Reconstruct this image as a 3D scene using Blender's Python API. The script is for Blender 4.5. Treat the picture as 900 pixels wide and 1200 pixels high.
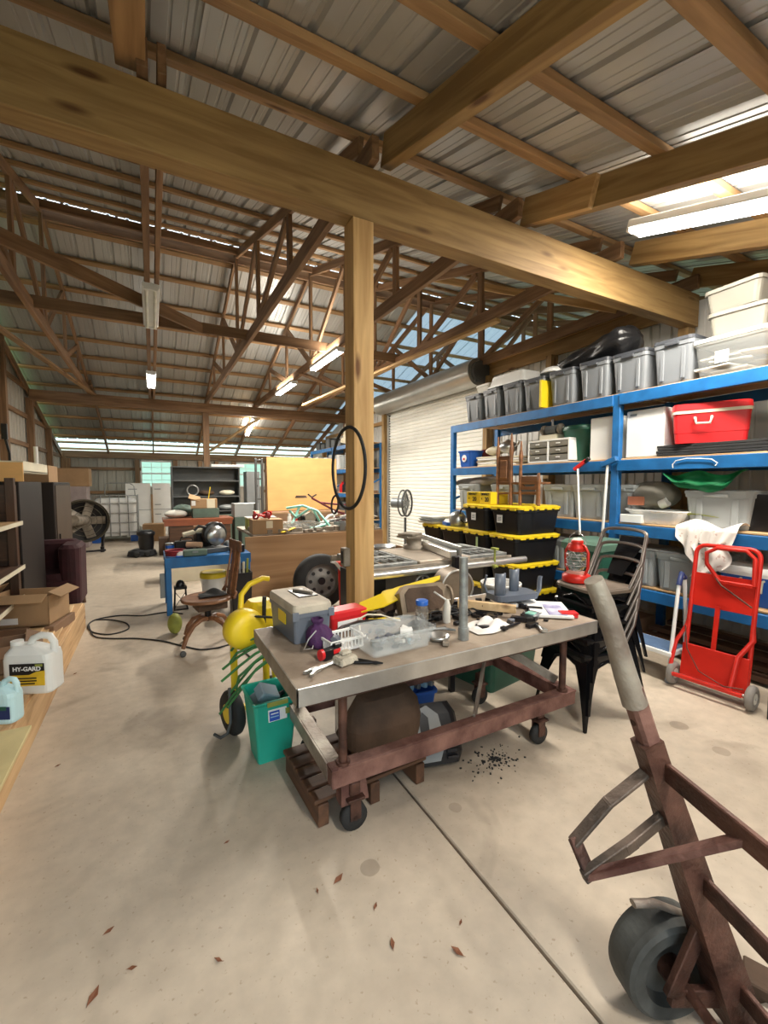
import bpy, math, random
from mathutils import Vector, Matrix, Euler, Quaternion
random.seed(7)
C = bpy.context.scene.collection
for o in list(bpy.data.objects): bpy.data.objects.remove(o, do_unlink=True)
R = math.radians; PI = math.pi

# ------------------------------------------------------------------ camera, sky, exposure
cam = bpy.data.cameras.new('camera'); camo = bpy.data.objects.new('camera', cam); C.objects.link(camo)
YAW, PITCH, FPX, EYE = R(28.26), math.atan(33/505), 505.0, 1.5
cam.sensor_width = 36; cam.lens = FPX/1200*36; cam.clip_start = .05; cam.clip_end = 300
camo.location = (0, 0, EYE); camo.rotation_euler = (PI/2-PITCH, 0, -YAW)
bpy.context.scene.camera = camo
vs = bpy.context.scene.view_settings
vs.view_transform = 'Standard'; vs.look = 'None'; vs.use_curve_mapping = False; vs.gamma = 1; vs.exposure = 0.62
w = bpy.data.worlds.new('sky'); bpy.context.scene.world = w; w.use_nodes = True
nt = w.node_tree; nt.nodes.clear()
wo = nt.nodes.new('ShaderNodeOutputWorld'); bg = nt.nodes.new('ShaderNodeBackground')
tc = nt.nodes.new('ShaderNodeTexCoord'); sx = nt.nodes.new('ShaderNodeSeparateXYZ'); cr = nt.nodes.new('ShaderNodeValToRGB')
nt.links.new(tc.outputs['Generated'], sx.inputs[0]); nt.links.new(sx.outputs['Z'], cr.inputs[0])
cr.color_ramp.elements[0].position = 0.0; cr.color_ramp.elements[0].color = (.50, .60, .50, 1)
cr.color_ramp.elements[1].position = .25; cr.color_ramp.elements[1].color = (.74, .88, 1.0, 1)
nt.links.new(cr.outputs[0], bg.inputs[0]); bg.inputs[1].default_value = 1.9
nt.links.new(bg.outputs[0], wo.inputs[0])

def area_light(name, loc, size, sizey, power, color=(1, .95, .86), rot=(0, 0, 0), parent=None):
    l = bpy.data.lights.new(name, 'AREA'); l.shape = 'RECTANGLE'; l.size = size; l.size_y = sizey
    l.energy = power; l.color = color
    o = bpy.data.objects.new(name, l); C.objects.link(o); o.location = loc; o.rotation_euler = rot
    if parent: o.parent = parent
    return o

# pixel helpers: turn a point of the 900x1200 photograph into a point on a known real plane
_Rt = Vector((math.cos(YAW), -math.sin(YAW), 0))
_Fw = Vector((math.sin(YAW)*math.cos(PITCH), math.cos(YAW)*math.cos(PITCH), -math.sin(PITCH)))
_Up = Vector((math.sin(YAW)*math.sin(PITCH), math.cos(YAW)*math.sin(PITCH), math.cos(PITCH)))
def _ray(x, y): return _Fw + _Rt*((x-450)/FPX) + _Up*((600-y)/FPX)
def onz(x, y, z=0.0):
    d = _ray(x, y); t = (z-EYE)/d.z; return Vector((t*d.x, t*d.y, z))
def onx(x, y, X):
    d = _ray(x, y); t = X/d.x; return Vector((X, t*d.y, EYE+t*d.z))
def ony(x, y, Y):
    d = _ray(x, y); t = Y/d.y; return Vector((t*d.x, Y, EYE+t*d.z))

# ------------------------------------------------------------------ materials
MATS = {}
def mat(name, col, rough=.6, metal=0.0, var=.12, scale=6.0, bump=.0, col2=None, spec=None, trans=0.0, alpha=1.0, emit=0.0, stretch=None, detail=4, rnd=.0, bscale=None, translucent=0):
    if name in MATS: return MATS[name]
    m = bpy.data.materials.new(name); m.use_nodes = True; n = m.node_tree; L = n.links
    b = n.nodes['Principled BSDF']
    c1 = tuple(max(0, c*(1-var)) for c in col); c2 = tuple(min(1, c*(1+var)) for c in col) if col2 is None else col2
    t = n.nodes.new('ShaderNodeTexCoord'); mp = n.nodes.new('ShaderNodeMapping'); no = n.nodes.new('ShaderNodeTexNoise')
    L.new(t.outputs['Object'], mp.inputs[0]); L.new(mp.outputs[0], no.inputs['Vector'])
    if stretch: mp.inputs['Scale'].default_value = stretch
    no.inputs['Scale'].default_value = scale; no.inputs['Detail'].default_value = detail
    r = n.nodes.new('ShaderNodeValToRGB'); L.new(no.outputs[0], r.inputs[0])
    r.color_ramp.elements[0].position = .32; r.color_ramp.elements[1].position = .68
    r.color_ramp.elements[0].color = (*c1, 1); r.color_ramp.elements[1].color = (*c2, 1)
    out = r.outputs[0]
    if rnd:
        oi = n.nodes.new('ShaderNodeObjectInfo'); mr = n.nodes.new('ShaderNodeMapRange'); hs = n.nodes.new('ShaderNodeHueSaturation')
        L.new(oi.outputs['Random'], mr.inputs[0]); mr.inputs[3].default_value = 1-rnd; mr.inputs[4].default_value = 1+rnd
        L.new(mr.outputs[0], hs.inputs['Value']); L.new(out, hs.inputs['Color']); out = hs.outputs[0]
        ad = n.nodes.new('ShaderNodeVectorMath'); ad.operation = 'ADD'; L.new(mp.outputs[0], ad.inputs[0])
        sc = n.nodes.new('ShaderNodeMath'); sc.operation = 'MULTIPLY'; sc.inputs[1].default_value = 37.0; L.new(oi.outputs['Random'], sc.inputs[0])
        L.new(sc.outputs[0], ad.inputs[1]); L.new(ad.outputs[0], no.inputs['Vector'])
    L.new(out, b.inputs['Base Color'])
    b.inputs['Roughness'].default_value = rough; b.inputs['Metallic'].default_value = metal
    if spec is not None: b.inputs['Specular IOR Level'].default_value = spec
    if trans: b.inputs['Transmission Weight'].default_value = trans; b.inputs['IOR'].default_value = 1.3
    if alpha < 1: b.inputs['Alpha'].default_value = alpha
    if emit: L.new(out, b.inputs['Emission Color']); b.inputs['Emission Strength'].default_value = emit
    if bump:
        bn = n.nodes.new('ShaderNodeTexNoise'); bn.inputs['Scale'].default_value = bscale or scale*6; bn.inputs['Detail'].default_value = 5
        L.new(mp.outputs[0], bn.inputs['Vector'])
        bp = n.nodes.new('ShaderNodeBump'); bp.inputs['Strength'].default_value = bump; bp.inputs['Distance'].default_value = .01
        L.new(bn.outputs[0], bp.inputs['Height']); L.new(bp.outputs[0], b.inputs['Normal'])
    if translucent:
        tr = n.nodes.new('ShaderNodeBsdfTranslucent'); tr.inputs[0].default_value = (*col, 1)
        mx = n.nodes.new('ShaderNodeMixShader'); mx.inputs[0].default_value = translucent
        L.new(b.outputs[0], mx.inputs[1]); L.new(tr.outputs[0], mx.inputs[2])
        L.new(mx.outputs[0], n.nodes['Material Output'].inputs[0])
    MATS[name] = m; return m

def wood(name, ca, cb, rough=.65, knots=True, gscale=1.0, rnd=.12):
    """boards have their length along local X: grain runs that way, with knots and flecks"""
    if name in MATS: return MATS[name]
    m = bpy.data.materials.new(name); m.use_nodes = True; n = m.node_tree; L = n.links; b = n.nodes['Principled BSDF']
    t = n.nodes.new('ShaderNodeTexCoord'); oi = n.nodes.new('ShaderNodeObjectInfo')
    sc = n.nodes.new('ShaderNodeMath'); sc.operation = 'MULTIPLY'; sc.inputs[1].default_value = 53.0; L.new(oi.outputs['Random'], sc.inputs[0])
    ad = n.nodes.new('ShaderNodeVectorMath'); ad.operation = 'ADD'; L.new(t.outputs['Object'], ad.inputs[0]); L.new(sc.outputs[0], ad.inputs[1])
    mp = n.nodes.new('ShaderNodeMapping'); mp.inputs['Scale'].default_value = (.9*gscale, 11*gscale, 11*gscale); L.new(ad.outputs[0], mp.inputs[0])
    no = n.nodes.new('ShaderNodeTexNoise'); no.inputs['Scale'].default_value = 1.6; no.inputs['Detail'].default_value = 6; no.inputs['Distortion'].default_value = .7
    L.new(mp.outputs[0], no.inputs['Vector'])
    r = n.nodes.new('ShaderNodeValToRGB'); L.new(no.outputs[0], r.inputs[0])
    r.color_ramp.elements[0].position = .34; r.color_ramp.elements[1].position = .66
    r.color_ramp.elements[0].color = (*ca, 1); r.color_ramp.elements[1].color = (*cb, 1)
    out = r.outputs[0]
    big = n.nodes.new('ShaderNodeTexNoise'); big.inputs['Scale'].default_value = .9; L.new(ad.outputs[0], big.inputs['Vector'])
    mr0 = n.nodes.new('ShaderNodeMapRange'); L.new(big.outputs[0], mr0.inputs[0]); mr0.inputs[1].default_value = .3; mr0.inputs[2].default_value = .7
    mr0.inputs[3].default_value = .85; mr0.inputs[4].default_value = 1.15
    if knots:
        mk = n.nodes.new('ShaderNodeMapping'); mk.inputs['Scale'].default_value = (1.5, 6, 6); L.new(ad.outputs[0], mk.inputs[0])
        vo = n.nodes.new('ShaderNodeTexVoronoi'); vo.inputs['Scale'].default_value = 1.0; L.new(mk.outputs[0], vo.inputs['Vector'])
        kr = n.nodes.new('ShaderNodeValToRGB'); L.new(vo.outputs['Distance'], kr.inputs[0])
        kr.color_ramp.elements[0].position = .06; kr.color_ramp.elements[0].color = (.3, .2, .14, 1)
        kr.color_ramp.elements[1].position = .16; kr.color_ramp.elements[1].color = (1, 1, 1, 1)
        mu = n.nodes.new('ShaderNodeMix'); mu.data_type = 'RGBA'; mu.blend_type = 'MULTIPLY'; mu.inputs[0].default_value = 1
        L.new(out, mu.inputs[6]); L.new(kr.outputs[0], mu.inputs[7]); out = mu.outputs[2]
    mr = n.nodes.new('ShaderNodeMapRange'); L.new(oi.outputs['Random'], mr.inputs[0]); mr.inputs[3].default_value = 1-rnd; mr.inputs[4].default_value = 1+rnd
    mm = n.nodes.new('ShaderNodeMath'); mm.operation = 'MULTIPLY'; L.new(mr.outputs[0], mm.inputs[0]); L.new(mr0.outputs[0], mm.inputs[1])
    hs = n.nodes.new('ShaderNodeHueSaturation'); L.new(mm.outputs[0], hs.inputs['Value']); L.new(out, hs.inputs['Color'])
    L.new(hs.outputs[0], b.inputs['Base Color']); b.inputs['Roughness'].default_value = rough
    bp = n.nodes.new('ShaderNodeBump'); bp.inputs['Strength'].default_value = .25; bp.inputs['Distance'].default_value = .004
    L.new(no.outputs[0], bp.inputs['Height']); L.new(bp.outputs[0], b.inputs['Normal'])
    MATS[name] = m; return m

W_BEAM = wood('beam_lumber', (.25, .145, .05), (.42, .27, .105))
W_POST = wood('post_lumber', (.42, .245, .09), (.62, .40, .175))
W_TRUSS = wood('truss_lumber', (.17, .09, .042), (.31, .18, .09), knots=False)
W_PURL = wood('purlin_lumber', (.29, .165, .07), (.46, .28, .13), knots=True)
W_DARK = wood('dark_stained_wood', (.045, .02, .01), (.11, .05, .024), rough=.4, knots=False)
W_CHAIR = wood('oak_brown_wood', (.14, .06, .028), (.28, .125, .052), rough=.4, knots=False)
W_PALE = wood('pale_pine', (.55, .36, .18), (.76, .55, .31))
W_ROUGH = wood('rough_sawn_board', (.48, .28, .13), (.72, .48, .25))
W_CRATE = wood('old_crate_wood', (.06, .028, .016), (.13, .06, .03))
def M(n): return MATS[n]
mat('galvanised_sheet', (.50, .50, .48), .42, .45, .1, 1.2, .05, stretch=(1, .3, 1), rnd=.08)
mat('translucent_sheet', (.75, .9, .82), .4, 0, .05, 2, translucent=.85)
mat('daylit_sheet', (.42, .50, .55), .4, .2, .08, 2, translucent=.38)
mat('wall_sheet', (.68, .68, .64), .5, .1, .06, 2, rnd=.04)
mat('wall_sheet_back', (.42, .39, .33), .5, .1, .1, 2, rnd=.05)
mat('steel_bright', (.55, .56, .56), .3, .9, .15, 8, .1)
mat('galv_dull', (.36, .37, .36), .5, .7, .25, 14, .1)
mat('door_white', (.80, .80, .74), .5, 0, .03, 2)
mat('shroud_grey', (.46, .46, .43), .35, .6, .08, 3)
mat('blue_paint', (.012, .13, .36), .45, 0, .2, 7, .05)
mat('black_metal', (.015, .014, .016), .3, .3, .3, 9)
mat('black_plastic', (.012, .012, .014), .35, 0, .2, 8)
mat('black_rubber', (.02, .02, .02), .75, 0, .3, 10, .3)
mat('yellow_plastic', (.85, .62, .02), .4, 0, .06, 5)
mat('rust_red_frame', (.13, .05, .04), .65, .2, .25, 9, .5, col2=(.27, .14, .11))
mat('rust_dark', (.045, .02, .015), .5, .4, .3, 10, .5, col2=(.15, .07, .05))
mat('worn_pipe', (.30, .24, .20), .5, .5, .3, 8, .4, col2=(.44, .40, .34))
mat('tote_grey', (.20, .215, .23), .45, 0, .06, 4, rnd=.06)
mat('tote_grey_lid', (.055, .06, .07), .5, 0, .1, 4)
mat('tote_light', (.34, .36, .36), .45, 0, .05, 4)
mat('clear_plastic', (.55, .57, .56), .25, 0, .03, 4, trans=.55, alpha=.55)
mat('cloudy_plastic', (.25, .235, .195), .5, 0, .05, 4, alpha=.85)
mat('putty_plastic', (.66, .62, .52), .5, 0, .04, 4)
mat('white_plastic', (.85, .85, .82), .4, 0, .03, 5)
mat('white_metal', (.82, .83, .82), .3, 0, .04, 5)
mat('paper_white', (.88, .88, .86), .8, 0, .03, 9)
mat('cream', (.78, .72, .55), .6, 0, .06, 5)
mat('red_paint', (.62, .022, .012), .35, .1, .12, 5)
mat('red_plastic', (.68, .02, .025), .35, 0, .06, 5)
mat('cardboard', (.40, .25, .13), .85, 0, .08, 6, rnd=.1)
mat('cardboard_dark', (.24, .14, .08), .85, 0, .12, 6)
mat('green_bin', (.02, .11, .07), .4, 0, .1, 5)
mat('teal_bin', (.02, .42, .30), .4, 0, .08, 4)
mat('blue_plastic', (.02, .12, .50), .35, 0, .08, 5)
mat('navy', (.015, .03, .12), .5, 0, .1, 6)
mat('grey_plastic', (.16, .18, .22), .4, 0, .06, 6)
mat('purple_fabric', (.065, .015, .085), .75, 0, .2, 9, .4)
mat('white_cloth', (.82, .78, .74), .85, 0, .05, 12, .2)
mat('dusty_metal', (.30, .26, .21), .6, .4, .25, 10, .2)
mat('saw_table', (.55, .47, .38), .45, .4, .12, 6)
mat('aluminium', (.70, .69, .66), .32, .85, .08, 9)
mat('green_metal', (.10, .15, .12), .5, .2, .15, 6)
mat('green_hose', (.05, .20, .06), .45, 0, .2, 9)
mat('mint', (.32, .68, .58), .35, .2, .08, 5)
mat('dark_red_fabric', (.035, .004, .007), .8, 0, .25, 8, .2)
mat('orange_ply', (.80, .46, .17), .6, 0, .08, 2.5, stretch=(1, 1, 3))
mat('dark_grey_metal', (.10, .105, .105), .5, .3, .1, 4)
mat('grey_metal', (.22, .24, .25), .45, .4, .08, 4)
mat('off_white', (.62, .60, .54), .6, 0, .06, 4)
mat('olive', (.30, .33, .06), .6, 0, .15, 6)
mat('dirty_brown', (.085, .05, .03), .8, 0, .3, 6, .4)
mat('bag_black', (.012, .012, .013), .28, 0, .2, 8, .4)
mat('sticker_blue', (.02, .10, .55), .4)
mat('green_cloth', (.0, .16, .05), .7, 0, .1, 6)
mat('lens_lamp', (1, .97, .9), .5, emit=14)
mat('lens_off', (.75, .76, .70), .5)
mat('wheel_grey', (.18, .175, .165), .5, .4, .25, 12)
mat('leaf_brown', (.22, .08, .035), .7, 0, .3, 20)
mat('skyblue', (.35, .58, .72), .4, 0, .05, 5)
mat('glass_clear', (.9, .95, .95), .08, 0, .02, 3, trans=.9, alpha=.45)
mat('amber', (.5, .22, .05), .3, 0, .1, 5)
mat('purple_print', (.28, .25, .62), .5, 0, .3, 12, col2=(.75, .75, .85))
mat('ink', (.01, .01, .012), .5)
mat('near_black_brown', (.010, .006, .005), .5, 0, .2, 4)

# ------------------------------------------------------------------ mesh builder
def _basis(d, up=Vector((0, 0, 1))):
    d = d.normalized()
    if abs(d.dot(up)) > .999: up = Vector((0, 1, 0)) if abs(d.y) < .9 else Vector((1, 0, 0))
    s = up.cross(d).normalized(); u = d.cross(s).normalized()
    return d, s, u
class MB:
    def __init__(s): s.v = []; s.f = []; s.sm = []; s.mi = []; s.mats = []; s.cur = 0
    def use(s, m):
        if isinstance(m, str): m = M(m)
        if m not in s.mats: s.mats.append(m)
        s.cur = s.mats.index(m); return s
    def add(s, vs_, fs, smooth=False):
        o = len(s.v); s.v += [tuple(v) for v in vs_]
        for f in fs: s.f.append(tuple(i+o for i in f)); s.sm.append(smooth); s.mi.append(s.cur)
        return s
    def box(s, c, d, rot=None, b=None, taper=1.0, x=None):
        """chamfered box, centre c, size d; taper scales the bottom in x,y"""
        c = Vector(c); hx, hy, hz = d[0]/2, d[1]/2, d[2]/2
        if b is None: b = min(.006, .12*min(d))
        b = min(b, .45*min(d)); mtx = Euler(rot).to_matrix() if rot else None
        vs_ = []; idx = {}
        for sx_ in (-1, 1):
            for sy in (-1, 1):
                for sz in (-1, 1):
                    k = taper if sz < 0 else 1
                    for ax in range(3):
                        p = Vector((sx_*(hx-(b if ax != 0 else 0))*k, sy*(hy-(b if ax != 1 else 0))*k, sz*(hz-(b if ax != 2 else 0))))
                        idx[(sx_, sy, sz, ax)] = len(vs_)
                        vs_.append((mtx @ p if mtx else p)+c)
        fs = []
        for ax in range(3):
            o = [a for a in range(3) if a != ax]
            for sg in (-1, 1):
                q = []
                for (u, v) in ((-1, -1), (1, -1), (1, 1), (-1, 1)):
                    k = [0, 0, 0]; k[ax] = sg; k[o[0]] = u; k[o[1]] = v; q.append(idx[(*k, ax)])
                if (sg > 0) == (ax == 1): q.reverse()
                fs.append(q)
        for ax in range(3):
            o = [a for a in range(3) if a != ax]
            for u in (-1, 1):
                for v in (-1, 1):
                    def K(a, t):
                        k = [0, 0, 0]; k[ax] = t; k[o[0]] = u; k[o[1]] = v; return idx[(*k, a)]
                    q = [K(o[0], -1), K(o[0], 1), K(o[1], 1), K(o[1], -1)]
                    if (u*v > 0) != (ax == 1): q.reverse()
                    fs.append(q)
        for sx_ in (-1, 1):
            for sy in (-1, 1):
                for sz in (-1, 1):
                    q = [idx[(sx_, sy, sz, a)] for a in range(3)]
                    if sx_*sy*sz < 0: q.reverse()
                    fs.append(q)
        return s.add(vs_, fs)
    def bar(s, p, q, w, h, b=None, up=(0, 0, 1)):
        """square-section bar from p to q, w across, h along up"""
        p, q = Vector(p), Vector(q); d, sd, u = _basis(q-p, Vector(up)); m = Matrix((d, sd, u)).transposed()
        t = MB(); t.box((0, 0, 0), ((q-p).length, w, h), b=b)
        c = (p+q)/2
        return s.add([m @ Vector(v)+c for v in t.v], t.f)
    def loft(s, rings, close=True, caps=(True, True), smooth=True):
        n = len(rings[0]); vs_ = [v for r in rings for v in r]; fs = []
        for i in range(len(rings)-1):
            for j in range(n if close else n-1):
                k = (j+1) % n; fs.append((i*n+j, i*n+k, (i+1)*n+k, (i+1)*n+j))
        s.add(vs_, fs, smooth)
        if close and caps[0]: s.add(rings[0][::-1], [tuple(range(n))])
        if close and caps[1]: s.add(rings[-1], [tuple(range(n))])
        return s
    def tube(s, pts, r, n=8, closed=False, caps=True, flat=None):
        pts = [Vector(p) for p in pts]; m = len(pts); rings = []; prev = None
        for i, p in enumerate(pts):
            a = pts[(i-1) % m] if (closed or i > 0) else p; b = pts[(i+1) % m] if (closed or i < m-1) else p
            d = (b-a).normalized() if (b-a).length > 1e-9 else Vector((0, 0, 1))
            if prev is None: _, sd, u = _basis(d)
            else:
                sd = prev-d*prev.dot(d); sd = sd.normalized() if sd.length > 1e-6 else _basis(d)[1]; u = d.cross(sd)
            prev = sd; rr = r[i] if isinstance(r, (list, tuple)) else r
            rings.append([p+sd*math.cos(2*PI*k/n)*rr+u*math.sin(2*PI*k/n)*rr*(flat or 1) for k in range(n)])
        if closed: rings.append(rings[0]); return s.loft(rings, caps=(False, False))
        return s.loft(rings, caps=(caps, caps))
    def cyl(s, p, q, r, r2=None, n=16):
        return s.tube([p, q], [r, r if r2 is None else r2], n)
    def lathe(s, prof, c=(0, 0, 0), n=20, axis='z', smooth=True, caps=(True, True)):
        """prof: (radius, height) list, bottom to top"""
        c = Vector(c); rings = []
        for (r, h) in prof:
            ring = []
            for k in range(n):
                a = 2*PI*k/n; x, y = r*math.cos(a), r*math.sin(a)
                ring.append(c+(Vector((x, y, h)) if axis == 'z' else Vector((h, x, y)) if axis == 'x' else Vector((y, h, x))))
            rings.append(ring)
        return s.loft(rings, smooth=smooth, caps=caps)
    def rr(s, levels, c=(0, 0, 0), k=3, caps=(True, True), rot=0):
        """rounded-rectangle loft; levels: (z, sizex, sizey, corner radius)"""
        c = Vector(c); rings = []; cr_, sr_ = math.cos(rot), math.sin(rot)
        for L in levels:
            z, sx_, sy, r = L[:4]; ox, oy = (L[4], L[5]) if len(L) > 4 else (0, 0); ring = []
            r = min(r, .49*sx_, .49*sy)
            for (qx, qy, a0) in ((1, 1, 0), (-1, 1, 90), (-1, -1, 180), (1, -1, 270)):
                for i in range(k+1):
                    a = R(a0+90*i/k); x = ox+qx*(sx_/2-r)+r*math.cos(a); y = oy+qy*(sy/2-r)+r*math.sin(a)
                    ring.append(c+Vector((x*cr_-y*sr_, x*sr_+y*cr_, z)))
            rings.append(ring)
        return s.loft(rings, caps=caps, smooth=False)
    def prism(s, poly, axis, a, b):
        """poly in the two other axes, extruded from a to b along axis"""
        def P(u, v, t): return {'x': (t, u, v), 'y': (u, t, v), 'z': (u, v, t)}[axis]
        n = len(poly); A = [P(u, v, a) for u, v in poly]; B = [P(u, v, b) for u, v in poly]
        fs = [tuple(range(n))[::-1], tuple(range(n, 2*n))]+[(i, (i+1) % n, n+(i+1) % n, n+i) for i in range(n)]
        return s.add(A+B, fs)
    def grid(s, fn, nu, nv, smooth=True):
        vs_ = [fn(i/nu, j/nv) for i in range(nu+1) for j in range(nv+1)]
        fs = [(i*(nv+1)+j, (i+1)*(nv+1)+j, (i+1)*(nv+1)+j+1, i*(nv+1)+j+1) for i in range(nu) for j in range(nv)]
        return s.add(vs_, fs, smooth)
    def torus(s, c, r, t, axis='z', n=28, m=8, flat=1.0):
        c = Vector(c); rings = []
        for i in range(n+1):
            a = 2*PI*i/n; ring = []
            for j in range(m):
                b = 2*PI*j/m; rr_ = r+t*math.cos(b); h = t*flat*math.sin(b); x, y = rr_*math.cos(a), rr_*math.sin(a)
                ring.append(c+(Vector((x, y, h)) if axis == 'z' else Vector((h, x, y)) if axis == 'x' else Vector((y, h, x))))
            rings.append(ring)
        return s.loft(rings, caps=(False, False))
    def mesh(s, name, m=None):
        me = bpy.data.meshes.new(name); me.from_pydata(s.v, [], s.f)
        me.polygons.foreach_set('use_smooth', s.sm)
        ms = s.mats if s.mats else [m]
        for x in ms: me.materials.append(M(x) if isinstance(x, str) else x)
        if s.mats: me.polygons.foreach_set('material_index', s.mi)
        me.update()
        try:
            import bmesh
            bm = bmesh.new(); bm.from_mesh(me); bmesh.ops.recalc_face_normals(bm, faces=bm.faces); bm.to_mesh(me); bm.free()
        except Exception: pass
        return me
    def build(s, name, m=None, parent=None, loc=None, rot=None):
        return link(name, s.mesh(name, m), parent, loc, rot)
def link(name, me, parent=None, loc=None, rot=None):
    o = bpy.data.objects.new(name, me); C.objects.link(o)
    if parent: o.parent = parent
    if loc is not None: o.location = loc
    if rot is not None: o.rotation_euler = rot
    return o
def tag(o, label=None, cat=None, group=None, kind=None):
    if label: o['label'] = label
    if cat: o['category'] = cat
    if group: o['group'] = group
    if kind: o['kind'] = kind
    return o
def thing(name, label, cat, loc=(0, 0, 0), rz=0, group=None, rot=None):
    o = bpy.data.objects.new(name, None); C.objects.link(o); o.empty_display_size = .05
    o.location = loc; o.rotation_euler = rot if rot else (0, 0, rz)
    return tag(o, label, cat, group)
def struct(name, loc=(0, 0, 0)):
    o = bpy.data.objects.new(name, None); C.objects.link(o); o.location = loc; o['kind'] = 'structure'; return o
def kids(o): return [c for c in bpy.data.objects if c.parent == o]
def dup(root, loc, rz=None, label=None, group=None, rot=None, scale=None):
    def cp(o, par):
        c = o.copy(); C.objects.link(c)
        if par: c.parent = par
        for ch in [x for x in o.children]: cp(ch, c)
        return c
    r = cp(root, None); r.location = loc
    if rz is not None: r.rotation_euler = (0, 0, rz)
    if rot is not None: r.rotation_euler = rot
    if scale is not None: r.scale = scale
    if label: r['label'] = label
    if group: r['group'] = group
    return r
_pl = {}
def plank(name, p, q, w, h, m, parent=None, up=(0, 0, 1), b=.003):
    """one board as its own object, length along local X (so the grain follows it)"""
    p, q = Vector(p), Vector(q); d, sd, u = _basis(q-p, Vector(up)); L = (q-p).length
    mm = M(m) if isinstance(m, str) else m
    key = (round(L, 3), round(w, 4), round(h, 4), mm.name)
    if key not in _pl: _pl[key] = MB().box((0, 0, 0), (L, w, h), b=b).mesh(name, mm)
    o = bpy.data.objects.new(name, _pl[key]); C.objects.link(o)
    if parent: o.parent = parent
    mt = Matrix((d, sd, u)).transposed().to_4x4(); mt.translation = (p+q)/2
    o.matrix_basis = mt
    return o
def text(name, body, size, loc, rot, m, parent, depth=.001, align='CENTER', bold=0.0, sx=1):
    cu = bpy.data.curves.new(name, 'FONT'); cu.body = body; cu.size = size; cu.extrude = depth; cu.align_x = align; cu.align_y = 'CENTER'; cu.offset = bold
    t = bpy.data.objects.new(name+'_tmp', cu); C.objects.link(t)
    me = bpy.data.meshes.new_from_object(t.evaluated_get(bpy.context.evaluated_depsgraph_get())); bpy.data.objects.remove(t)
    me.materials.clear(); me.materials.append(M(m) if isinstance(m, str) else m)
    o = link(name, me, parent, loc, rot); o.scale = (sx, 1, 1); return o

# ================================================================== THE SETTING
# --- floor: worn concrete, several cast slabs
def concrete():
    m = bpy.data.materials.new('worn_concrete'); m.use_nodes = True; n = m.node_tree; L = n.links; b = n.nodes['Principled BSDF']
    t = n.nodes.new('ShaderNodeTexCoord')
    def noise(s, d=5, dist=0):
        x = n.nodes.new('ShaderNodeTexNoise'); x.inputs['Scale'].default_value = s; x.inputs['Detail'].default_value = d; x.inputs['Distortion'].default_value = dist
        L.new(t.outputs['Object'], x.inputs['Vector']); return x.outputs[0]
    def ramp(src, stops):
        r = n.nodes.new('ShaderNodeValToRGB'); L.new(src, r.inputs[0]); e = r.color_ramp.elements
        while len(e) < len(stops): e.new(.5)
        for i, (p, c) in enumerate(stops): e[i].position = p; e[i].color = (*c, 1)
        return r.outputs[0]
    def mul(a, c, f=1, kind='MULTIPLY'):
        x = n.nodes.new('ShaderNodeMix'); x.data_type = 'RGBA'; x.blend_type = kind; x.inputs[0].default_value = f
        L.new(a, x.inputs[6]); L.new(c, x.inputs[7]); return x.outputs[2]
    base = ramp(noise(.8, 6, .4), [(.3, (.44, .365, .28)), (.7, (.60, .515, .41))])
    blot = ramp(noise(1.9, 3, .8), [(.30, (.74, .73, .72)), (.42, (1, 1, 1))])
    speck = ramp(noise(55, 3), [(.27, (.75, .70, .65)), (.36, (1, 1, 1))])
    fine = ramp(noise(14, 6), [(.3, (.90, .90, .90)), (.7, (1.06, 1.06, 1.06))])
    c = mul(mul(mul(base, blot), speck), fine)
    # round damp stains of their own shape: (x, y, radius, strength)
    for (x, y, rx, ry, k) in STAINS:
        mp = n.nodes.new('ShaderNodeMapping'); mp.vector_type = 'POINT'; L.new(t.outputs['Object'], mp.inputs[0])
        mp.inputs['Location'].default_value = (-x/rx, -y/ry, 0); mp.inputs['Scale'].default_value = (1/rx, 1/ry, 1)
        le = n.nodes.new('ShaderNodeVectorMath'); le.operation = 'LENGTH'; L.new(mp.outputs[0], le.inputs[0])
        nz = n.nodes.new('ShaderNodeMath'); nz.operation = 'MULTIPLY_ADD'; nz.inputs[1].default_value = .5; L.new(noise(9, 3), nz.inputs[0]); L.new(le.outputs['Value'], nz.inputs[2])
        st = ramp(nz.outputs[0], [(.95, (k, k*.98, k*.96)), (1.18, (1, 1, 1))]); c = mul(c, st)
    L.new(c, b.inputs['Base Color']); b.inputs['Roughness'].default_value = .55
    bp = n.nodes.new('ShaderNodeBump'); bp.inputs['Strength'].default_value = .2; bp.inputs['Distance'].default_value = .004
    L.new(noise(30, 6), bp.inputs['Height']); L.new(bp.outputs[0], b.inputs['Normal']); return m
def _st(px, py, r, ry, k):
    p = onz(px, py); return (p.x, p.y, r, ry, k)
STAINS = [_st(434, 1017, .055, .055, .72), _st(534, 946, .04, .04, .8), _st(795, 850, .07, .07, .72), _st(845, 880, .06, .06, .78),
          _st(100, 650, .3, .3, .86), _st(640, 770, .3, .2, .88)]
CONC = concrete()
floor = struct('floor')
JX = 1.06
for (x0, x1) in ((-2.6, JX), (JX, 5.2), (5.2, 10.2)):
    for (y0, y1) in ((-5, 9.0), (9.0, 16.4)):
        MB().box(((x0+x1)/2, (y0+y1)/2, -.06), (x1-x0-.012, y1-y0-.012, .12), b=.005).build('slab', CONC, floor)
MB().box((3.8, 5.7, -.09), (13, 22, .12)).build('joint_bed', 'dirty_brown', floor)
g = MB().box((0, 0, -.25), (120, 120, .2)).build('ground', mat('outdoor_grass', (.12, .2, .06), .9), None); tag(g, kind='structure')

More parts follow.
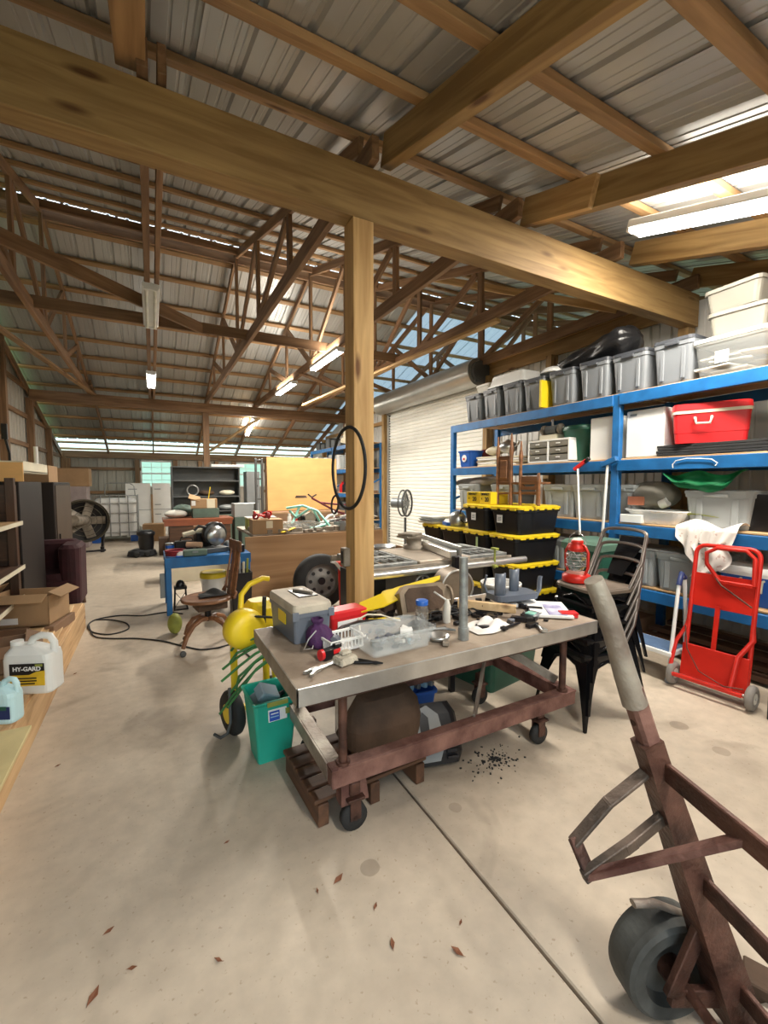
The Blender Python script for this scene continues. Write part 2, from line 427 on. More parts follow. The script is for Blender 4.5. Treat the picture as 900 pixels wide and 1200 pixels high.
# --- roof
RY, RZ, SL = 7.2, 5.16, .32           # ridge and slope; z of the sheet underside
def roofz(Y): return RZ-(.30 if Y < RY else SL)*abs(Y-RY)
ceil = struct('ceiling')
X0, X1, YN, YF = -2.45, 9.9, -1.35, 15.45
def sheet_mesh(L, m):
    b = MB(); prof = []; n = 4; sp = .9144/n
    for i in range(n):
        x = i*sp; prof += [(x, 0), (x+.07, 0), (x+.075, .004), (x+.085, .004), (x+.09, 0), (x+.135, 0), (x+.14, .004), (x+.15, .004), (x+.155, 0), (x+sp-.048, 0), (x+sp-.034, .02), (x+sp-.014, .02)]
    prof = [(-.012, -.001)]+prof; prof.append((.9264, .0))
    b.grid(lambda u, v: (0, 0, 0), 0, 0) if False else None
    vs_ = [(x, y, z) for (x, z) in prof for y in (0, L)]
    b.add(vs_, [(2*i, 2*i+2, 2*i+3, 2*i+1) for i in range(len(prof)-1)])
    return b.mesh('roof_panel', m)
def roof_run(Ya, Yb, m, name='roof_panel', xs=None):
    """sheets from Ya (low/near) to Yb with the roof's slope"""
    za, zb = roofz(Ya)+.005, roofz(Yb)+.005; L = math.hypot(Yb-Ya, zb-za); me = sheet_mesh(L, M(m)); ang = math.atan2(zb-za, Yb-Ya)
    k = 0; x = X0
    while x < X1:
        if xs is None or xs(k): 
            o = link(name, me, ceil, (x, Ya, za+.0006*(k % 2)), (ang, 0, 0))
        x += .9144; k += 1
roof_run(YN, 2.62, 'galvanised_sheet'); roof_run(2.62, RY-.05, 'galvanised_sheet')
roof_run(RY, 14.74, 'galvanised_sheet', xs=lambda k: k < 8); roof_run(RY, 14.74, 'daylit_sheet', xs=lambda k: k >= 8); roof_run(14.74, YF, 'translucent_sheet', 'skylight_panel')
b = MB(); x = X0
while x < X1:                          # foam closures in the open ridge slot
    b.box((x, RY-.025, roofz(RY)+.012), (.035, .06, .03)); x += .3048
b.build('ridge_closure', 'dusty_metal', ceil)['kind'] = 'stuff'
plank('ridge_board', (X0, RY+.05, RZ-.13), (X1, RY+.05, RZ-.13), .04, .19, W_TRUSS, ceil)
plank('ridge_board', (X0, RY-.14, RZ-.13), (X1, RY-.14, RZ-.13), .04, .10, W_TRUSS, ceil)
pur = [-1.2, -.85, -.25, .36, .96, 1.58, 2.12, 2.75, 3.35, 3.95, 4.55, 5.15, 5.75, 6.35, 6.85, 7.55, 8.1, 8.75, 9.35, 10.05, 10.62, 11.2, 11.85, 12.7, 13.35, 14.0, 14.5, 14.92, 15.38]
for y in pur:
    z = roofz(y)-.019/math.cos(math.atan(SL)); sg = 1 if y < RY else -1
    for (a, c) in ((X0+.02, 3.62), (3.63, X1-.02)):
        plank('purlin', (a, y, z), (c, y, z), .089, .038, W_PURL, ceil, up=(0, -SL*sg, 1))
# trusses over the main hall and rafters over the lean-tos
CH = 3.47                              # underside of the bottom chords
def truss(X, near=True):
    t = bpy.data.objects.new('truss', None); C.objects.link(t); t.parent = ceil; t.location = (X, 0, 0)
    def pl(nm, a, c, w=.038, h=.089): plank(nm, (0, *a), (0, *c), w, h, W_TRUSS, t)
    pl('bottom_chord', (2.45, CH+.07), (11.65, CH+.07), .05, .14)
    off = .038/math.cos(math.atan(SL))+.057
    def top(Y): return roofz(Y)-off-.02
    pl('top_chord', (2.66, top(2.66)), (RY, top(RY)), .038, .11); pl('top_chord', (RY, top(RY)), (12.0, top(12.0)), .038, .11)
    pl('king_post', (RY, CH+.08), (RY, top(RY)-.05))
    for sg in (-1, 1):
        for (ya, kind) in ((1.5, 0), (2.9, 1)):
            yy = RY+sg*ya; pl('web', (yy, CH+.09), (yy, top(yy)-.05))
        pl('web', (RY+sg*.06, CH+.12), (RY+sg*1.42, top(RY+sg*1.42)-.07))
        pl('web', (RY+sg*1.56, CH+.12), (RY+sg*2.82, top(RY+sg*2.82)-.07))
    return t
TX = [-1.16, .02, 1.26, 2.46, 3.68, 4.92, 6.15, 7.4, 8.6, 9.8]
for X in TX: truss(X)
plank('bottom_chord', (.105, 2.45, CH+.07), (.105, 11.65, CH+.07), .04, .14, W_TRUSS, ceil)
def raf(Y): return roofz(Y)-.038/math.cos(math.atan(SL))
for X, wd in ((-2.3, .05), (-1.2, .05), (-.03, .13), (1.40, .076), (2.72, .076), (4.02, .08), (5.0, .05), (6.2, .05), (8.6, .05)):
    h = .19; o = h/2/math.cos(math.atan(SL))
    plank('rafter', (X, -1.26, raf(-1.26)-o), (X, 2.56, raf(2.56)-o), wd, h, W_BEAM if X > .5 else W_PURL, ceil)
plank('scab', (2.655, 1.98, raf(1.98)-.11), (2.655, 2.60, raf(2.60)-.11), .05, .2, W_POST, ceil)
for X in TX:
    plank('rafter', (X+.05, 11.4, raf(11.4)-.08), (X+.05, 15.35, raf(15.35)-.08), .04, .14, W_TRUSS, ceil)
# lateral and diagonal bracing
plank('lateral_brace', (-1.5, 6.42, CH+.13), (3.75, 6.42, CH+.13), .038, .14, W_TRUSS, ceil)
plank('lateral_brace', (2.4, 7.6, CH-.0), (4.9, 9.6, CH-.0), .1, .038, W_TRUSS, ceil)
plank('diagonal_brace', (-1.25, 4.7, CH+.12), (.75, 6.5, CH+.12), .038, .14, W_TRUSS, ceil)
plank('diagonal_brace', (-1.9, 5.2, CH-.02), (-1.05, 11.4, CH-.02), .089, .038, W_PURL, ceil)
plank('diagonal_brace', (3.7, 4.0, CH-.02), (2.9, 9.0, CH-.3), .089, .038, W_POST, ceil)
plank('diagonal_brace', (4.9, 3.3, 3.55), (3.7, 5.6, 4.6), .038, .089, W_POST, ceil)
plank('diagonal_brace', (2.5, 11.5, 3.2), (1.6, 14.2, 2.5), .089, .038, W_PALE, ceil)
# the interior beam lines
bn = struct('trim_1')                 # near header beam
plank('beam', (-2.25, 2.565, 3.29), (5.05, 2.565, 3.29), .13, .32, W_BEAM, bn)
plank('bearing_strip', (-2.25, 2.50+.16, 3.47), (5.05, 2.66, 3.47), .05, .04, W_TRUSS, bn)
bf = struct('trim_2')
plank('beam', (-2.2, 11.6, 3.36), (9.9, 11.6, 3.36), .13, .23, W_TRUSS, bf)
for X in (1.22, 5.0): plank('beam_post', (X, 11.6, 0), (X, 11.6, 3.24), .14, .14, W_TRUSS, bf)
# --- left wall
wl = struct('wall_left')
LX = -2.28
def wall_sheets(par, ax, a, c, fix, top, m, w_=.9144, bot=0.0):
    """vertical ribbed sheets, each a child; top(t) gives the height"""
    t = a; k = 0
    while t < c-.02:
        e = min(t+w_, c); b = MB(); prof = []; n = 4; sp = (e-t)/n
        for i in range(n): prof += [(t+i*sp, 0), (t+i*sp+sp*.42, 0), (t+i*sp+sp*.45, .006), (t+i*sp+sp*.5, .006), (t+i*sp+sp*.53, 0), (t+i*sp+sp*.82, 0), (t+i*sp+sp*.87, .02), (t+i*sp+sp*.95, .02)]
        prof.append((e, 0)); vs_ = []
        for (u, d) in prof:
            for z in (bot, top(u)): vs_.append((fix+d, u, z) if ax == 'y' else (u, fix+d, z))
        b.add(vs_, [(2*i, 2*i+2, 2*i+3, 2*i+1) for i in range(len(prof)-1)])
        b.build('wall_panel', m, par); t = e; k += 1
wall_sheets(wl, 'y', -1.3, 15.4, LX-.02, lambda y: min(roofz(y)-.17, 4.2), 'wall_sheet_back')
for y in (-1.2, .7, 2.56, 4.3, 6.1, 7.9, 9.7, 11.6, 13.4, 15.25):
    plank('wall_post', (LX+.07, y, 0), (LX+.07, y, min(roofz(y)-.3, 3.3 if abs(y-11.6) < .1 else 9)), .12, .12, W_TRUSS, wl)
for z in (.5, 1.15, 1.8, 2.3, 2.9, 3.5):
    ya, yb = (-1.2, 15.2) if z < 2.35 else (.7, 13.3) if z < 3 else (2.6, 11.7)
    plank('girt', (LX+.02, ya, z), (LX+.02, yb, z), .038, .089, W_TRUSS, wl)
plank('rake_board', (LX+.05, RY, RZ-.28), (LX+.05, 15.3, roofz(15.3)-.28), .04, .14, W_TRUSS, wl)
plank('rake_board', (LX+.05, RY, RZ-.28), (LX+.05, -1.3, roofz(-1.3)-.28), .04, .14, W_TRUSS, wl)
# --- back wall with two windows
wb = struct('wall_back'); BY = 15.32
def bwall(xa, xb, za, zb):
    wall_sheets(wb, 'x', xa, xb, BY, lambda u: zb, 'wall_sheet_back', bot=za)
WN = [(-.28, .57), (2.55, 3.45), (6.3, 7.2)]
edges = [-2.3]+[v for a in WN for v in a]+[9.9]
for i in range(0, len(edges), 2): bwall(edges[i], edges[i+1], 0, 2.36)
for (a, c) in WN: bwall(a, c, 0, 1.42); bwall(a, c, 2.2, 2.36)
plank('eave_beam', (-2.3, BY-.08, 2.36), (9.9, BY-.08, 2.36), .09, .2, W_TRUSS, wb)
for z in (.55, 1.25, 1.95):
    for i in range(0, len(edges), 2): plank('girt', (edges[i], BY-.04, z), (edges[i+1], BY-.04, z), .04, .09, W_TRUSS, wb)
for X in (-2.1, -.38, .67, 1.4, 1.9, 2.45, 3.55, 5.0, 6.8, 8.6): plank('wall_post', (X, BY-.09, 0), (X, BY-.09, 2.24), .12, .12, W_TRUSS, wb)
for k, (a, c) in enumerate(WN):
    wn = struct('window_%d' % (k+1)); fr = MB()
    for (p, q) in (((a, 1.42), (c, 1.42)), ((a, 2.2), (c, 2.2)), ((a, 1.82), (c, 1.82))): fr.bar((p[0], BY-.02, p[1]), (q[0], BY-.02, q[1]), .05, .05)
    for x in (a, c): fr.bar((x, BY-.02, 1.42), (x, BY-.02, 2.2), .05, .05)
    fr.build('window_frame', 'white_plastic', wn)
    mu_ = MB()
    for i in (1, 2): x = a+(c-a)*i/3; mu_.bar((x, BY-.02, 1.42), (x, BY-.02, 2.2), .015, .015)
    for z in (1.62, 2.01): mu_.bar((a, BY-.02, z), (c, BY-.02, z), .015, .015)
    mu_.build('muntin', 'white_plastic', wn)
    for i in range(3):
        for (z0, z1) in ((1.42, 1.62), (1.62, 1.82), (1.82, 2.01), (2.01, 2.2)):
            MB().box((a+(c-a)*(i+.5)/3, BY, (z0+z1)/2), ((c-a)/3, .004, z1-z0)).build('pane', 'translucent_sheet', wn)
# --- right partition wall with the roller door
wr = struct('wall_right'); WX = 5.12; DY0, DY1, DZ = 5.75, 9.2, 3.25
wall_sheets(wr, 'y', -1.3, DY0, WX, lambda y: min(3.42, roofz(y)-.24), 'wall_sheet')
wall_sheets(wr, 'y', DY0, DY1, WX, lambda y: 3.42, 'wall_sheet', bot=DZ)
wall_sheets(wr, 'y', DY1, BY, WX, lambda y: min(3.42, roofz(y)-.15), 'wall_sheet')
plank('header_board', (WX-.05, 2.6, 3.42), (WX-.05, 11.6, 3.42), .04, .24, W_BEAM, wr)
plank('header_board', (WX-.1, 2.6, 3.52), (WX-.1, 11.6, 3.52), .09, .04, W_POST, wr)
for y in (-.9, .9, 2.6, 4.35, DY0-.1, DY1+.1, 11.6, 13.5): plank('wall_post', (WX-.09, y, 0), (WX-.09, y, min(3.3, roofz(y)-.2)), .14, .1, W_BEAM, wr)
for z in (.6, 1.2, 1.8, 2.4, 3.0):
    plank('girt', (WX-.03, DY1+.15, z), (WX-.03, 15.2 if z < 2.4 else 13.5, z), .04, .09, W_POST, wr)
dr = struct('door_1')
n = 42; sl_h = DZ/n
slm = MB().prism([(.02, 0), (.012, .004), (0, .02), (0, sl_h-.02), (.012, sl_h-.004), (.02, sl_h), (.026, sl_h), (.026, 0)], 'y', 0, DY1-DY0-.1).mesh('slat', M('door_white'))
for i in range(n): link('slat', slm, dr, (WX-.055, DY0+.05, i*sl_h), (0, 0, 0))
for y in (DY0+.02, DY1-.02):
    MB().box((WX-.06, y, DZ/2), (.06, .06, DZ)).build('guide_rail', 'shroud_grey', dr)
d_ = MB()
for i in range(54): d_.box((WX-.06, DY1-.075, .05+i*.06), (.03, .035, .025))
d_.build('edge_clip', 'dark_grey_metal', dr)['kind'] = 'stuff'
MB().cyl((WX-.25, DY0-.03, DZ+.12), (WX-.25, DY1+.05, DZ+.12), .23, n=28).build('door_drum', 'shroud_grey', dr)
MB().cyl((WX-.25, DY0-.1, DZ+.12), (WX-.25, DY0-.02, DZ+.12), .17, n=20).build('drum_end', 'dark_grey_metal', dr)
MB().box((WX-.2, DY0-.08, DZ+.08), (.34, .03, .3)).build('bracket', 'dark_grey_metal', dr)
bm_ = MB().box((WX-.09, (DY0+DY1)/2, DZ-.08), (.05, DY1-DY0, .06)).build('bottom_bar', 'shroud_grey', dr)
# --- added front wall, unseen behind the camera: right side cuts sky light, left open
wf = struct('wall_front_added')
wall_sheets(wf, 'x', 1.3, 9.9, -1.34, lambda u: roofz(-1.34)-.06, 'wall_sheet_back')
for X in (1.3, 3.2, 5.1, 7.4, 9.8): plank('wall_post', (X, -1.25, 0), (X, -1.25, roofz(-1.25)-.08), .12, .12, W_TRUSS, wf)
for z in (.5, 1.2, 1.9): plank('girt', (1.3, -1.30, z), (9.9, -1.30, z), .038, .089, W_TRUSS, wf)
# --- support post
po = thing('support_post', 'square timber post with cracked grain and a hoop hung on it', 'post', (1.2, 2.57, 0))
plank('timber', (0, 0, 0), (0, 0, 3.13), .14, .14, W_POST, po, up=(0, 1, 0))

# ================================================================== LAMPS
def tube_fixture(X, Y0, Y1, z0, z1, label, power, lit=True, wd=.14):
    t = thing('strip_light', label, 'lamp', (X, (Y0+Y1)/2, (z0+z1)/2), rot=(math.atan2(z1-z0, Y1-Y0), 0, 0)); L = math.hypot(Y1-Y0, z1-z0)
    MB().box((0, 0, .045), (wd, L, .05)).box((0, -L/2, .03), (wd*.8, .02, .07)).box((0, L/2, .03), (wd*.8, .02, .07)).build('housing', 'white_metal', t)
    for s in (-1, 1):
        MB().cyl((s*wd*.25, -L/2+.015, .005), (s*wd*.25, L/2-.015, .005), .016, n=10).build('tube', 'lens_lamp' if lit else 'lens_off', t)
    if lit: area_light('tube_glow', (0, 0, -.02), wd*1.0, L*.96, power, (1, .93, .82), parent=t); area_light('tube_spill', (0, 0, .085), wd*1.3, L*.96, power*.30, (1, .93, .82), rot=(PI, 0, 0), parent=t)
    return t
k_ = .30
tube_fixture(3.25, .72, 2.08, raf(.72)-.21, raf(2.08)-.21, 'large glowing strip light above the right end of the blue rack', 62, wd=.2)
tube_fixture(.05, 4.95, 6.15, CH-.06, CH-.06, 'dark unlit strip light hanging under the left roof truss, nearest the header beam', 0, lit=False, wd=.16)
tube_fixture(.05, 8.7, 9.9, CH-.06, CH-.06, 'small faintly lit strip light under the left roof truss, farther from the header beam', 12, wd=.16)
tube_fixture(2.46, 5.9, 7.1, CH-.06, CH-.06, 'bright strip light under a roof truss, partly hidden by the timber post', 95)
tube_fixture(2.46, 8.2, 9.4, CH-.06, CH-.06, 'bright strip light under the roof truss above the orange plywood, second beyond the timber post', 95)
tube_fixture(2.55, 12.3, 13.4, raf(12.3)-.2, raf(13.4)-.2, 'bright strip light beyond the far interior beam, above the dark bookcase', 60)
tube_fixture(1.0, -1.1, -.1, raf(-1.1)-.26, raf(-.1)-.26, 'unseen added strip light under the low eave behind the camera', 30)  # extra fixture, never in view, added to light the near floor

# ================================================================== BLUE RACK ON THE RIGHT
RX0, RX1 = 3.85, 4.75
LV = [.56, 1.125, 1.72, 2.33]
def blue_rack(label, y0, y1, levels, x0, x1, group=None, ups=None, h=None):
    t = thing('storage_rack', label, 'rack', (x0, y0, 0), 0, group)
    dx = x1-x0; ups = ups or [y0, y1]; h = h or levels[-1]+.004
    for y in ups:
        for x in (.03, dx-.03):
            MB().box((x, y-y0, h/2), (.06, .075, h), b=.005).build('upright', 'blue_paint', t)
        for z in ((.1, h*.55) if y != 2.57 else ()): MB().bar((.05, y-y0, z), (dx-.05, y-y0, z+.25), .03, .03).build('side_brace', 'blue_paint', t)
    for z in levels:
        for a, c in zip(ups[:-1], ups[1:]):
            lo, hi = min(a, c)-y0, max(a, c)-y0
            for x in (.015, dx-.015): MB().box((x-.012 if x < .1 else x+.01, (lo+hi)/2, z-.05), (.035, hi-lo-.06, .10), b=.004).build('shelf_beam', 'blue_paint', t)
            n = 6; wdt = (dx-.06)/n
            for i in range(n):
                plank('deck_board', (.035+wdt*(i+.5), lo+.02, z+.008), (.035+wdt*(i+.5), hi-.02, z+.008), wdt-.012, .016, W_ROUGH, t)
    return t
blue_rack('tall blue steel rack of grey totes along the right wall', 5.08, .1, LV, RX0, RX1, ups=[5.08, 2.57, .1])

def tote(name, w, d, h, body, lid, label, cat='tote', tab=True, lidh=.03, ribs=0):
    """w along local Y (front width), d along local X, front faces -X"""
    t = thing(name, label, cat); b = MB()
    b.rr([(0, d*.84, w*.82, .03), (.02, d*.86, w*.84, .035), (h*.80, d*.94, w*.94, .04), (h*.81, d*.97, w*.97, .04), (h-lidh, d*.98, w*.98, .04)])
    for i in range(ribs):
        y = (i-(ribs-1)/2)*w*.5; b.box((-d*.46, y, h*.42), (.015, w*.10, h*.7), b=.006)
    b.build('body', body, t)
    l = MB(); l.rr([(h-lidh-.005, d, w, .045), (h-.008, d, w, .045), (h-.004, d*.95, w*.95, .04), (h, d*.9, w*.88, .04)]); l.build('lid', lid, t)
    if tab:
        MB().box((-d/2-.004, 0, h-.05), (.018, w*.34, .028), b=.005).build('handle', lid, t)
    return t
gz = LV[3]+.018
g0 = tote('storage_tote', .40, .55, .36, 'tote_grey', 'tote_grey_lid', 'grey dark-lidded tote on the top rack shelf, first from the roller door', ribs=2)
words = ['first', 'second', 'third', 'fourth', 'fifth', 'sixth', 'seventh', 'eighth']
pxs = [(542, 561), (563, 584), (585.5, 608), (609, 634), (639, 671), (673, 709), (711, 755), (757, 806)]
for i, (a, c) in enumerate(pxs):
    ya = onx(a, 455, RX0+.02).y; yb = onx(c, 455, RX0+.02).y
    o = g0 if i == 0 else dup(g0, (0, 0, 0), 0, 'grey dark-lidded tote on the top rack shelf, %s from the roller door' % words[i])
    o['group'] = 'grey totes on the top rack shelf'
    o.location = (RX0+.30, (ya+yb)/2-.02, gz); o.scale = (1, (ya-yb)/.40*.96, 1.02+.02*(i % 3))
    o.rotation_euler = (0, 0, R([2, -3, 1, 3, -2, 1, -1, 2][i]))
plank_y = thing('yellow_board', 'narrow yellow board standing between two grey totes on the top rack shelf', 'board', (RX0+.1, onx(636.5, 460, RX0+.02).y, gz))
MB().box((0, 0, .15), (.25, .03, .30)).build('panel', 'yellow_plastic', plank_y)
# clear and cloudy totes at the right end of the top shelf
ya, yb = onx(808, 430, RX0+.02).y, onx(900, 430, RX0+.02).y
c1 = tote('clear_tote', ya-yb, .5, .30, 'clear_plastic', 'white_plastic', 'clear plastic tote of papers at the right end of the top rack shelf', tab=False)
c1.location = (RX0+.28, (ya+yb)/2, gz)
b = MB(); random.seed(3)
for i in range(12): b.box((random.uniform(-.12, .12), random.uniform(-.15, .15), .04+i*.014), (.22, .26, .012), rot=(0, 0, random.uniform(-.4, .4)))
b.build('paper_stack', 'off_white', c1)
MB().box((-.243, .04, .13), (.004, .09, .09)).build('paper_label', 'paper_white', c1)
MB().box((-.246, .04, .125), (.002, .05, .045)).build('label_picture', 'mint', c1)
for i, dz in enumerate((.0, .19)):
    c = tote('cloudy_tote', .40, .46, .185, 'cloudy_plastic', 'cloudy_plastic', ['cloudy lidded tub resting directly on the clear tote of papers', 'topmost cloudy tub in the pile at the right end of the top rack shelf'][i], tab=False)
    c.location = (RX0+.30, (ya+yb)/2-.01+.01*i, gz+.305+dz); c.rotation_euler = (0, 0, R(4-9*i)); c['group'] = 'cloudy tubs on the top rack shelf'
w1 = tote('small_putty_box', .30, .25, .12, 'putty_plastic', 'putty_plastic', 'small putty coloured box on the grey tote nearest the roller door', 'box', tab=False)
w1.location = (RX0+.28, onx(558, 450, RX0+.05).y, gz+.39)
w2 = thing('white_tub', 'open white wash tub upside down on grey totes near the roller drum', 'tub', (RX0+.30, onx(587, 445, RX0+.05).y, gz+.40))
MB().rr([(0, .38, .62, .05), (.10, .34, .56, .05), (.14, .33, .54, .05), (.145, .28, .5, .05)]).build('shell', 'white_plastic', w2); MB().rr([(.0, .41, .65, .05), (.015, .41, .65, .05)]).build('rim', 'white_plastic', w2)
w3 = thing('white_bowl', 'white bowl upside down on a grey tote beside the black bag', 'bowl', (RX0+.2, onx(637, 436, RX0+.05).y, gz+.40))
MB().lathe([(.14, 0), (.13, .03), (.09, .06), (.04, .075), (.001, .076)], n=20).build('shell', 'white_plastic', w3)
# black bag draped over the totes
yl, yr = onx(640, 430, RX0+.1).y, onx(738, 410, RX0+.1).y
bg_ = MB(); random.seed(5)
def bagpt(u, v):
    a = 2*PI*v; y = yl+(yr-yl)*u; r = (.05+.11*min(1, u*1.6)*(.85+.15*math.sin(9*u)))*math.sqrt(max(0, min(1, (1-u)*9)))*math.sqrt(max(0, min(1, u*14))); r *= 1+.10*math.sin(7*a+11*u)+.06*math.sin(23*u+3*a)
    return Vector((RX0+.26+r*1.25*math.cos(a), y, gz+.40+.05+.09*u+r*math.sin(a)*.9))
bg_.grid(bagpt, 40, 26); o = bg_.build('trash_bag', 'bag_black'); tag(o, 'long crumpled black plastic bag lying across the grey totes', 'bag')

# second shelf ------------------------------------------------------
z2 = LV[2]+.018
def bucket(name, label, r0, r1, h, m, loc, cat='bucket', rim=None, handle=False, lid=None, lidh=.03, n=24, wall=.004):
    t = thing(name, label, cat, loc)
    MB().lathe([(r0, 0), (r0+(r1-r0)*.5, h*.5), (r1, h*.93), (r1+.008, h*.94), (r1+.008, h), (r1-wall, h), (r0*.95, .01), (.001, .01)], n=n, caps=(True, False)).build('body', m, t)
    if rim: MB().torus((0, 0, h), r1+.004, .006).build('rim', rim, t)
    if lid: MB().lathe([(r1+.012, h-.02), (r1+.014, h+lidh*.5), (r1+.004, h+lidh), (r1*.8, h+lidh*.8), (.001, h+lidh*.8)], n=n).build('lid', lid, t)
    if handle:
        MB().tube([(math.cos(a)*r1*1.05, -.02-math.sin(a)*r1*.6, h*.9-math.sin(a)*h*.3) for a in [PI*i/12 for i in range(13)]], .003, 6).build('handle', 'steel_bright', t)
    return t
def boxm(name, label, cat, d, loc, m, rz=0, b=.004, parent_parts=None, taper=1):
    o = MB().box((0, 0, d[2]/2), d, b=b, taper=taper).build(name, m, None, loc, (0, 0, rz)); return tag(o, label, cat)
p = onx(549, 541, RX0+.12)
t = thing('blue_tub', 'blue plastic tub with a white round label near the roller door', 'tub', (RX0+.16, p.y, z2))
MB().rr([(0, .2, .22, .03), (.2, .24, .26, .03), (.205, .26, .28, .03), (.225, .26, .28, .03)]).build('body', 'blue_plastic', t)
MB().lathe([(.05, 0), (.05, .003)], (-.12, 0, .12), axis='x').build('round_label', 'paper_white', t); MB().box((-.124, 0, .11), (.003, .035, .03)).build('label_mark', 'red_plastic', t)
t = thing('red_helmet', 'dark red hard hat behind the blue tub on the rack', 'helmet', (RX0+.45, onx(566, 525, RX0+.4).y, z2+.10))
MB().lathe([(.17, 0), (.15, .01), (.14, .07), (.10, .13), (.04, .16), (.001, .165)], n=20).build('shell', mat('maroon', (.16, .02, .02), .4), t)
t = thing('silver_teapot', 'round silver metal kettle on a heap of folded papers', 'kettle', (RX0+.22, onx(594, 530, RX0+.2).y, z2+.16))
MB().lathe([(.06, 0), (.11, .04), (.12, .08), (.09, .13), (.04, .15), (.02, .17), (.001, .175)], n=20).build('body', 'steel_bright', t); MB().tube([(0, -.1, .07), (0, -.17, .1), (0, -.19, .14)], .012).build('spout', 'steel_bright', t)
for k in range(9):
    y = onx(572 if k < 5 else 598, 535, RX0+.15).y
    o = boxm('folded_paper', '', 'paper', (.30-.02*(k % 3), .38-.03*(k % 2), .022), (RX0+.25, y+.02*((k*7) % 3-1), z2+(k % 5)*.026 if k < 5 else z2+(k-5)*.03), 'paper_white' if k % 2 else 'cream', rz=R((k*17) % 14-7))
    o['label'] = ('flat packet in the pile beside the blue tub, %s from the bottom' % words[k]) if k < 5 else ('flat packet in the pile beneath the silver kettle, %s from the bottom' % words[k-5]); o['group'] = 'packets piled on the second rack shelf'
t = thing('white_bag', 'crumpled white plastic bag on the packets beside the silver kettle', 'bag', (RX0+.2, onx(580, 522, RX0+.2).y, z2+.14))
MB().grid(lambda u, v: Vector((.11*math.sin(PI*v)*math.cos(2*PI*u)*(1+.2*math.sin(9*u*PI)), .14*math.sin(PI*v)*math.sin(2*PI*u), .06-.055*math.cos(PI*v)*(1+.1*math.sin(12*PI*u)))), 24, 10).build('crumple', 'cream', t)
# white drawer unit
p0, p1 = onx(617, 538, RX0+.03).y, onx(665, 538, RX0+.03).y
t = thing('drawer_unit', 'white plastic two-column drawer unit on the second rack shelf', 'drawers', (RX0+.2, (p0+p1)/2, z2)); wd = p0-p1
MB().box((0, 0, .01), (.3, wd, .02)).box((0, 0, .245), (.3, wd, .02)).box((0, wd/2-.008, .125), (.3, .016, .24)).box((0, -wd/2+.008, .125), (.3, .016, .24)).box((0, 0, .125), (.3, .02, .24)).box((.145, 0, .125), (.006, wd, .24)).build('cabinet', 'white_plastic', t)
for i in range(3):
    for s in (-1, 1):
        d_ = MB().box((-.005, s*wd/4, .052+i*.076), (.28, wd/2-.035, .064)).build('drawer', 'cloudy_plastic', t); MB().box((-.152, s*wd/4, .055+i*.076), (.012, .05, .012)).build('knob', 'white_plastic', d_)
p = onx(644, 505, RX0+.15)
t = thing('bench_grinder', 'small bench grinder with two wheels on top of the white drawer unit', 'grinder', (RX0+.2, p.y, z2+.257))
MB().box((0, 0, .03), (.16, .24, .06)).build('base', 'cream', t); MB().cyl((0, -.07, .12), (0, .07, .12), .05).build('motor', 'grey_metal', t)
for s in (-1, 1):
    MB().cyl((0, s*.10, .12), (0, s*.125, .12), .06, n=20).build('wheel', 'dusty_metal', t); MB().cyl((0, s*.15, .12), (0, s*.17, .12), .02).build('knob', 'white_plastic', t)
MB().cyl((0, 0, .16), (0, 0, .24), .015).build('post', 'steel_bright', t)
t = bucket('green_trash_can', 'dark green round trash can on the second rack shelf', .13, .17, .36, 'green_bin', (RX0+.3, onx(679, 538, RX0+.3).y, z2), 'trash can', lid='green_bin')
p0, p1 = onx(691, 538, RX0+.06).y, onx(718, 538, RX0+.06).y
boxm('white_carton', 'plain white upright carton left of the blue upright on the second rack shelf', 'box', (.45, p0-p1+.05, .42), (RX0+.32, (p0+p1)/2, z2), 'white_plastic')
p0, p1 = onx(730, 530, RX0+.06).y, onx(742, 530, RX0+.06).y
t = thing('white_cabinet', 'white steel box between the blue upright and the red cooler', 'box', (RX0+.33, 2.34, z2))
MB().box((0, 0, .215), (.52, .34, .43)).build('case', 'white_metal', t); MB().box((-.262, 0, .215), (.008, .32, .41)).build('door', 'white_metal', t); MB().box((-.27, .1, .39), (.01, .06, .015)).build('handle', 'grey_metal', t)
t = thing('black_mat', 'thick folded black mat lying under the red cooler', 'mat', (RX0+.22, onx(835, 528, RX0+.1).y-.1, z2))
for i in range(4): MB().box((.006*i, .01*(i % 2), .012+i*.023), (.36, 1.0, .02)).build('fold', 'black_rubber', t)
# red cooler
p0, p1 = onx(776, 516, RX0+.05).y, onx(856, 516, RX0+.05).y; wd = .60
t = thing('red_cooler', 'red picnic cooler with a cream lid edge and cream handle', 'cooler', (RX0+.25, (p0+p1)/2-.02, z2+.095), R(24))
MB().rr([(0, .33, wd*.78, .03), (.08, .345, wd*.80, .03), (.082, .35, wd*.81, .03), (.24, .37, wd*.84, .03)]).build('body', 'red_plastic', t)
MB().rr([(.238, .385, wd*.86, .03), (.262, .385, wd*.86, .03)]).build('lid_edge', 'cream', t)
MB().rr([(.262, .39, wd*.87, .03), (.31, .38, wd*.85, .03), (.32, .33, wd*.8, .03)]).build('lid', 'red_plastic', t)
MB().tube([(-.185, .10, .2), (-.215, .10, .2), (-.225, .09, .15), (-.225, -.0, .15), (-.215, -.01, .2), (-.185, -.01, .2)], .010, 8).build('handle', 'cream', t)
MB().box((.02, -wd*.418, .19), (.08, .004, .07)).build('paper_label', 'paper_white', t)
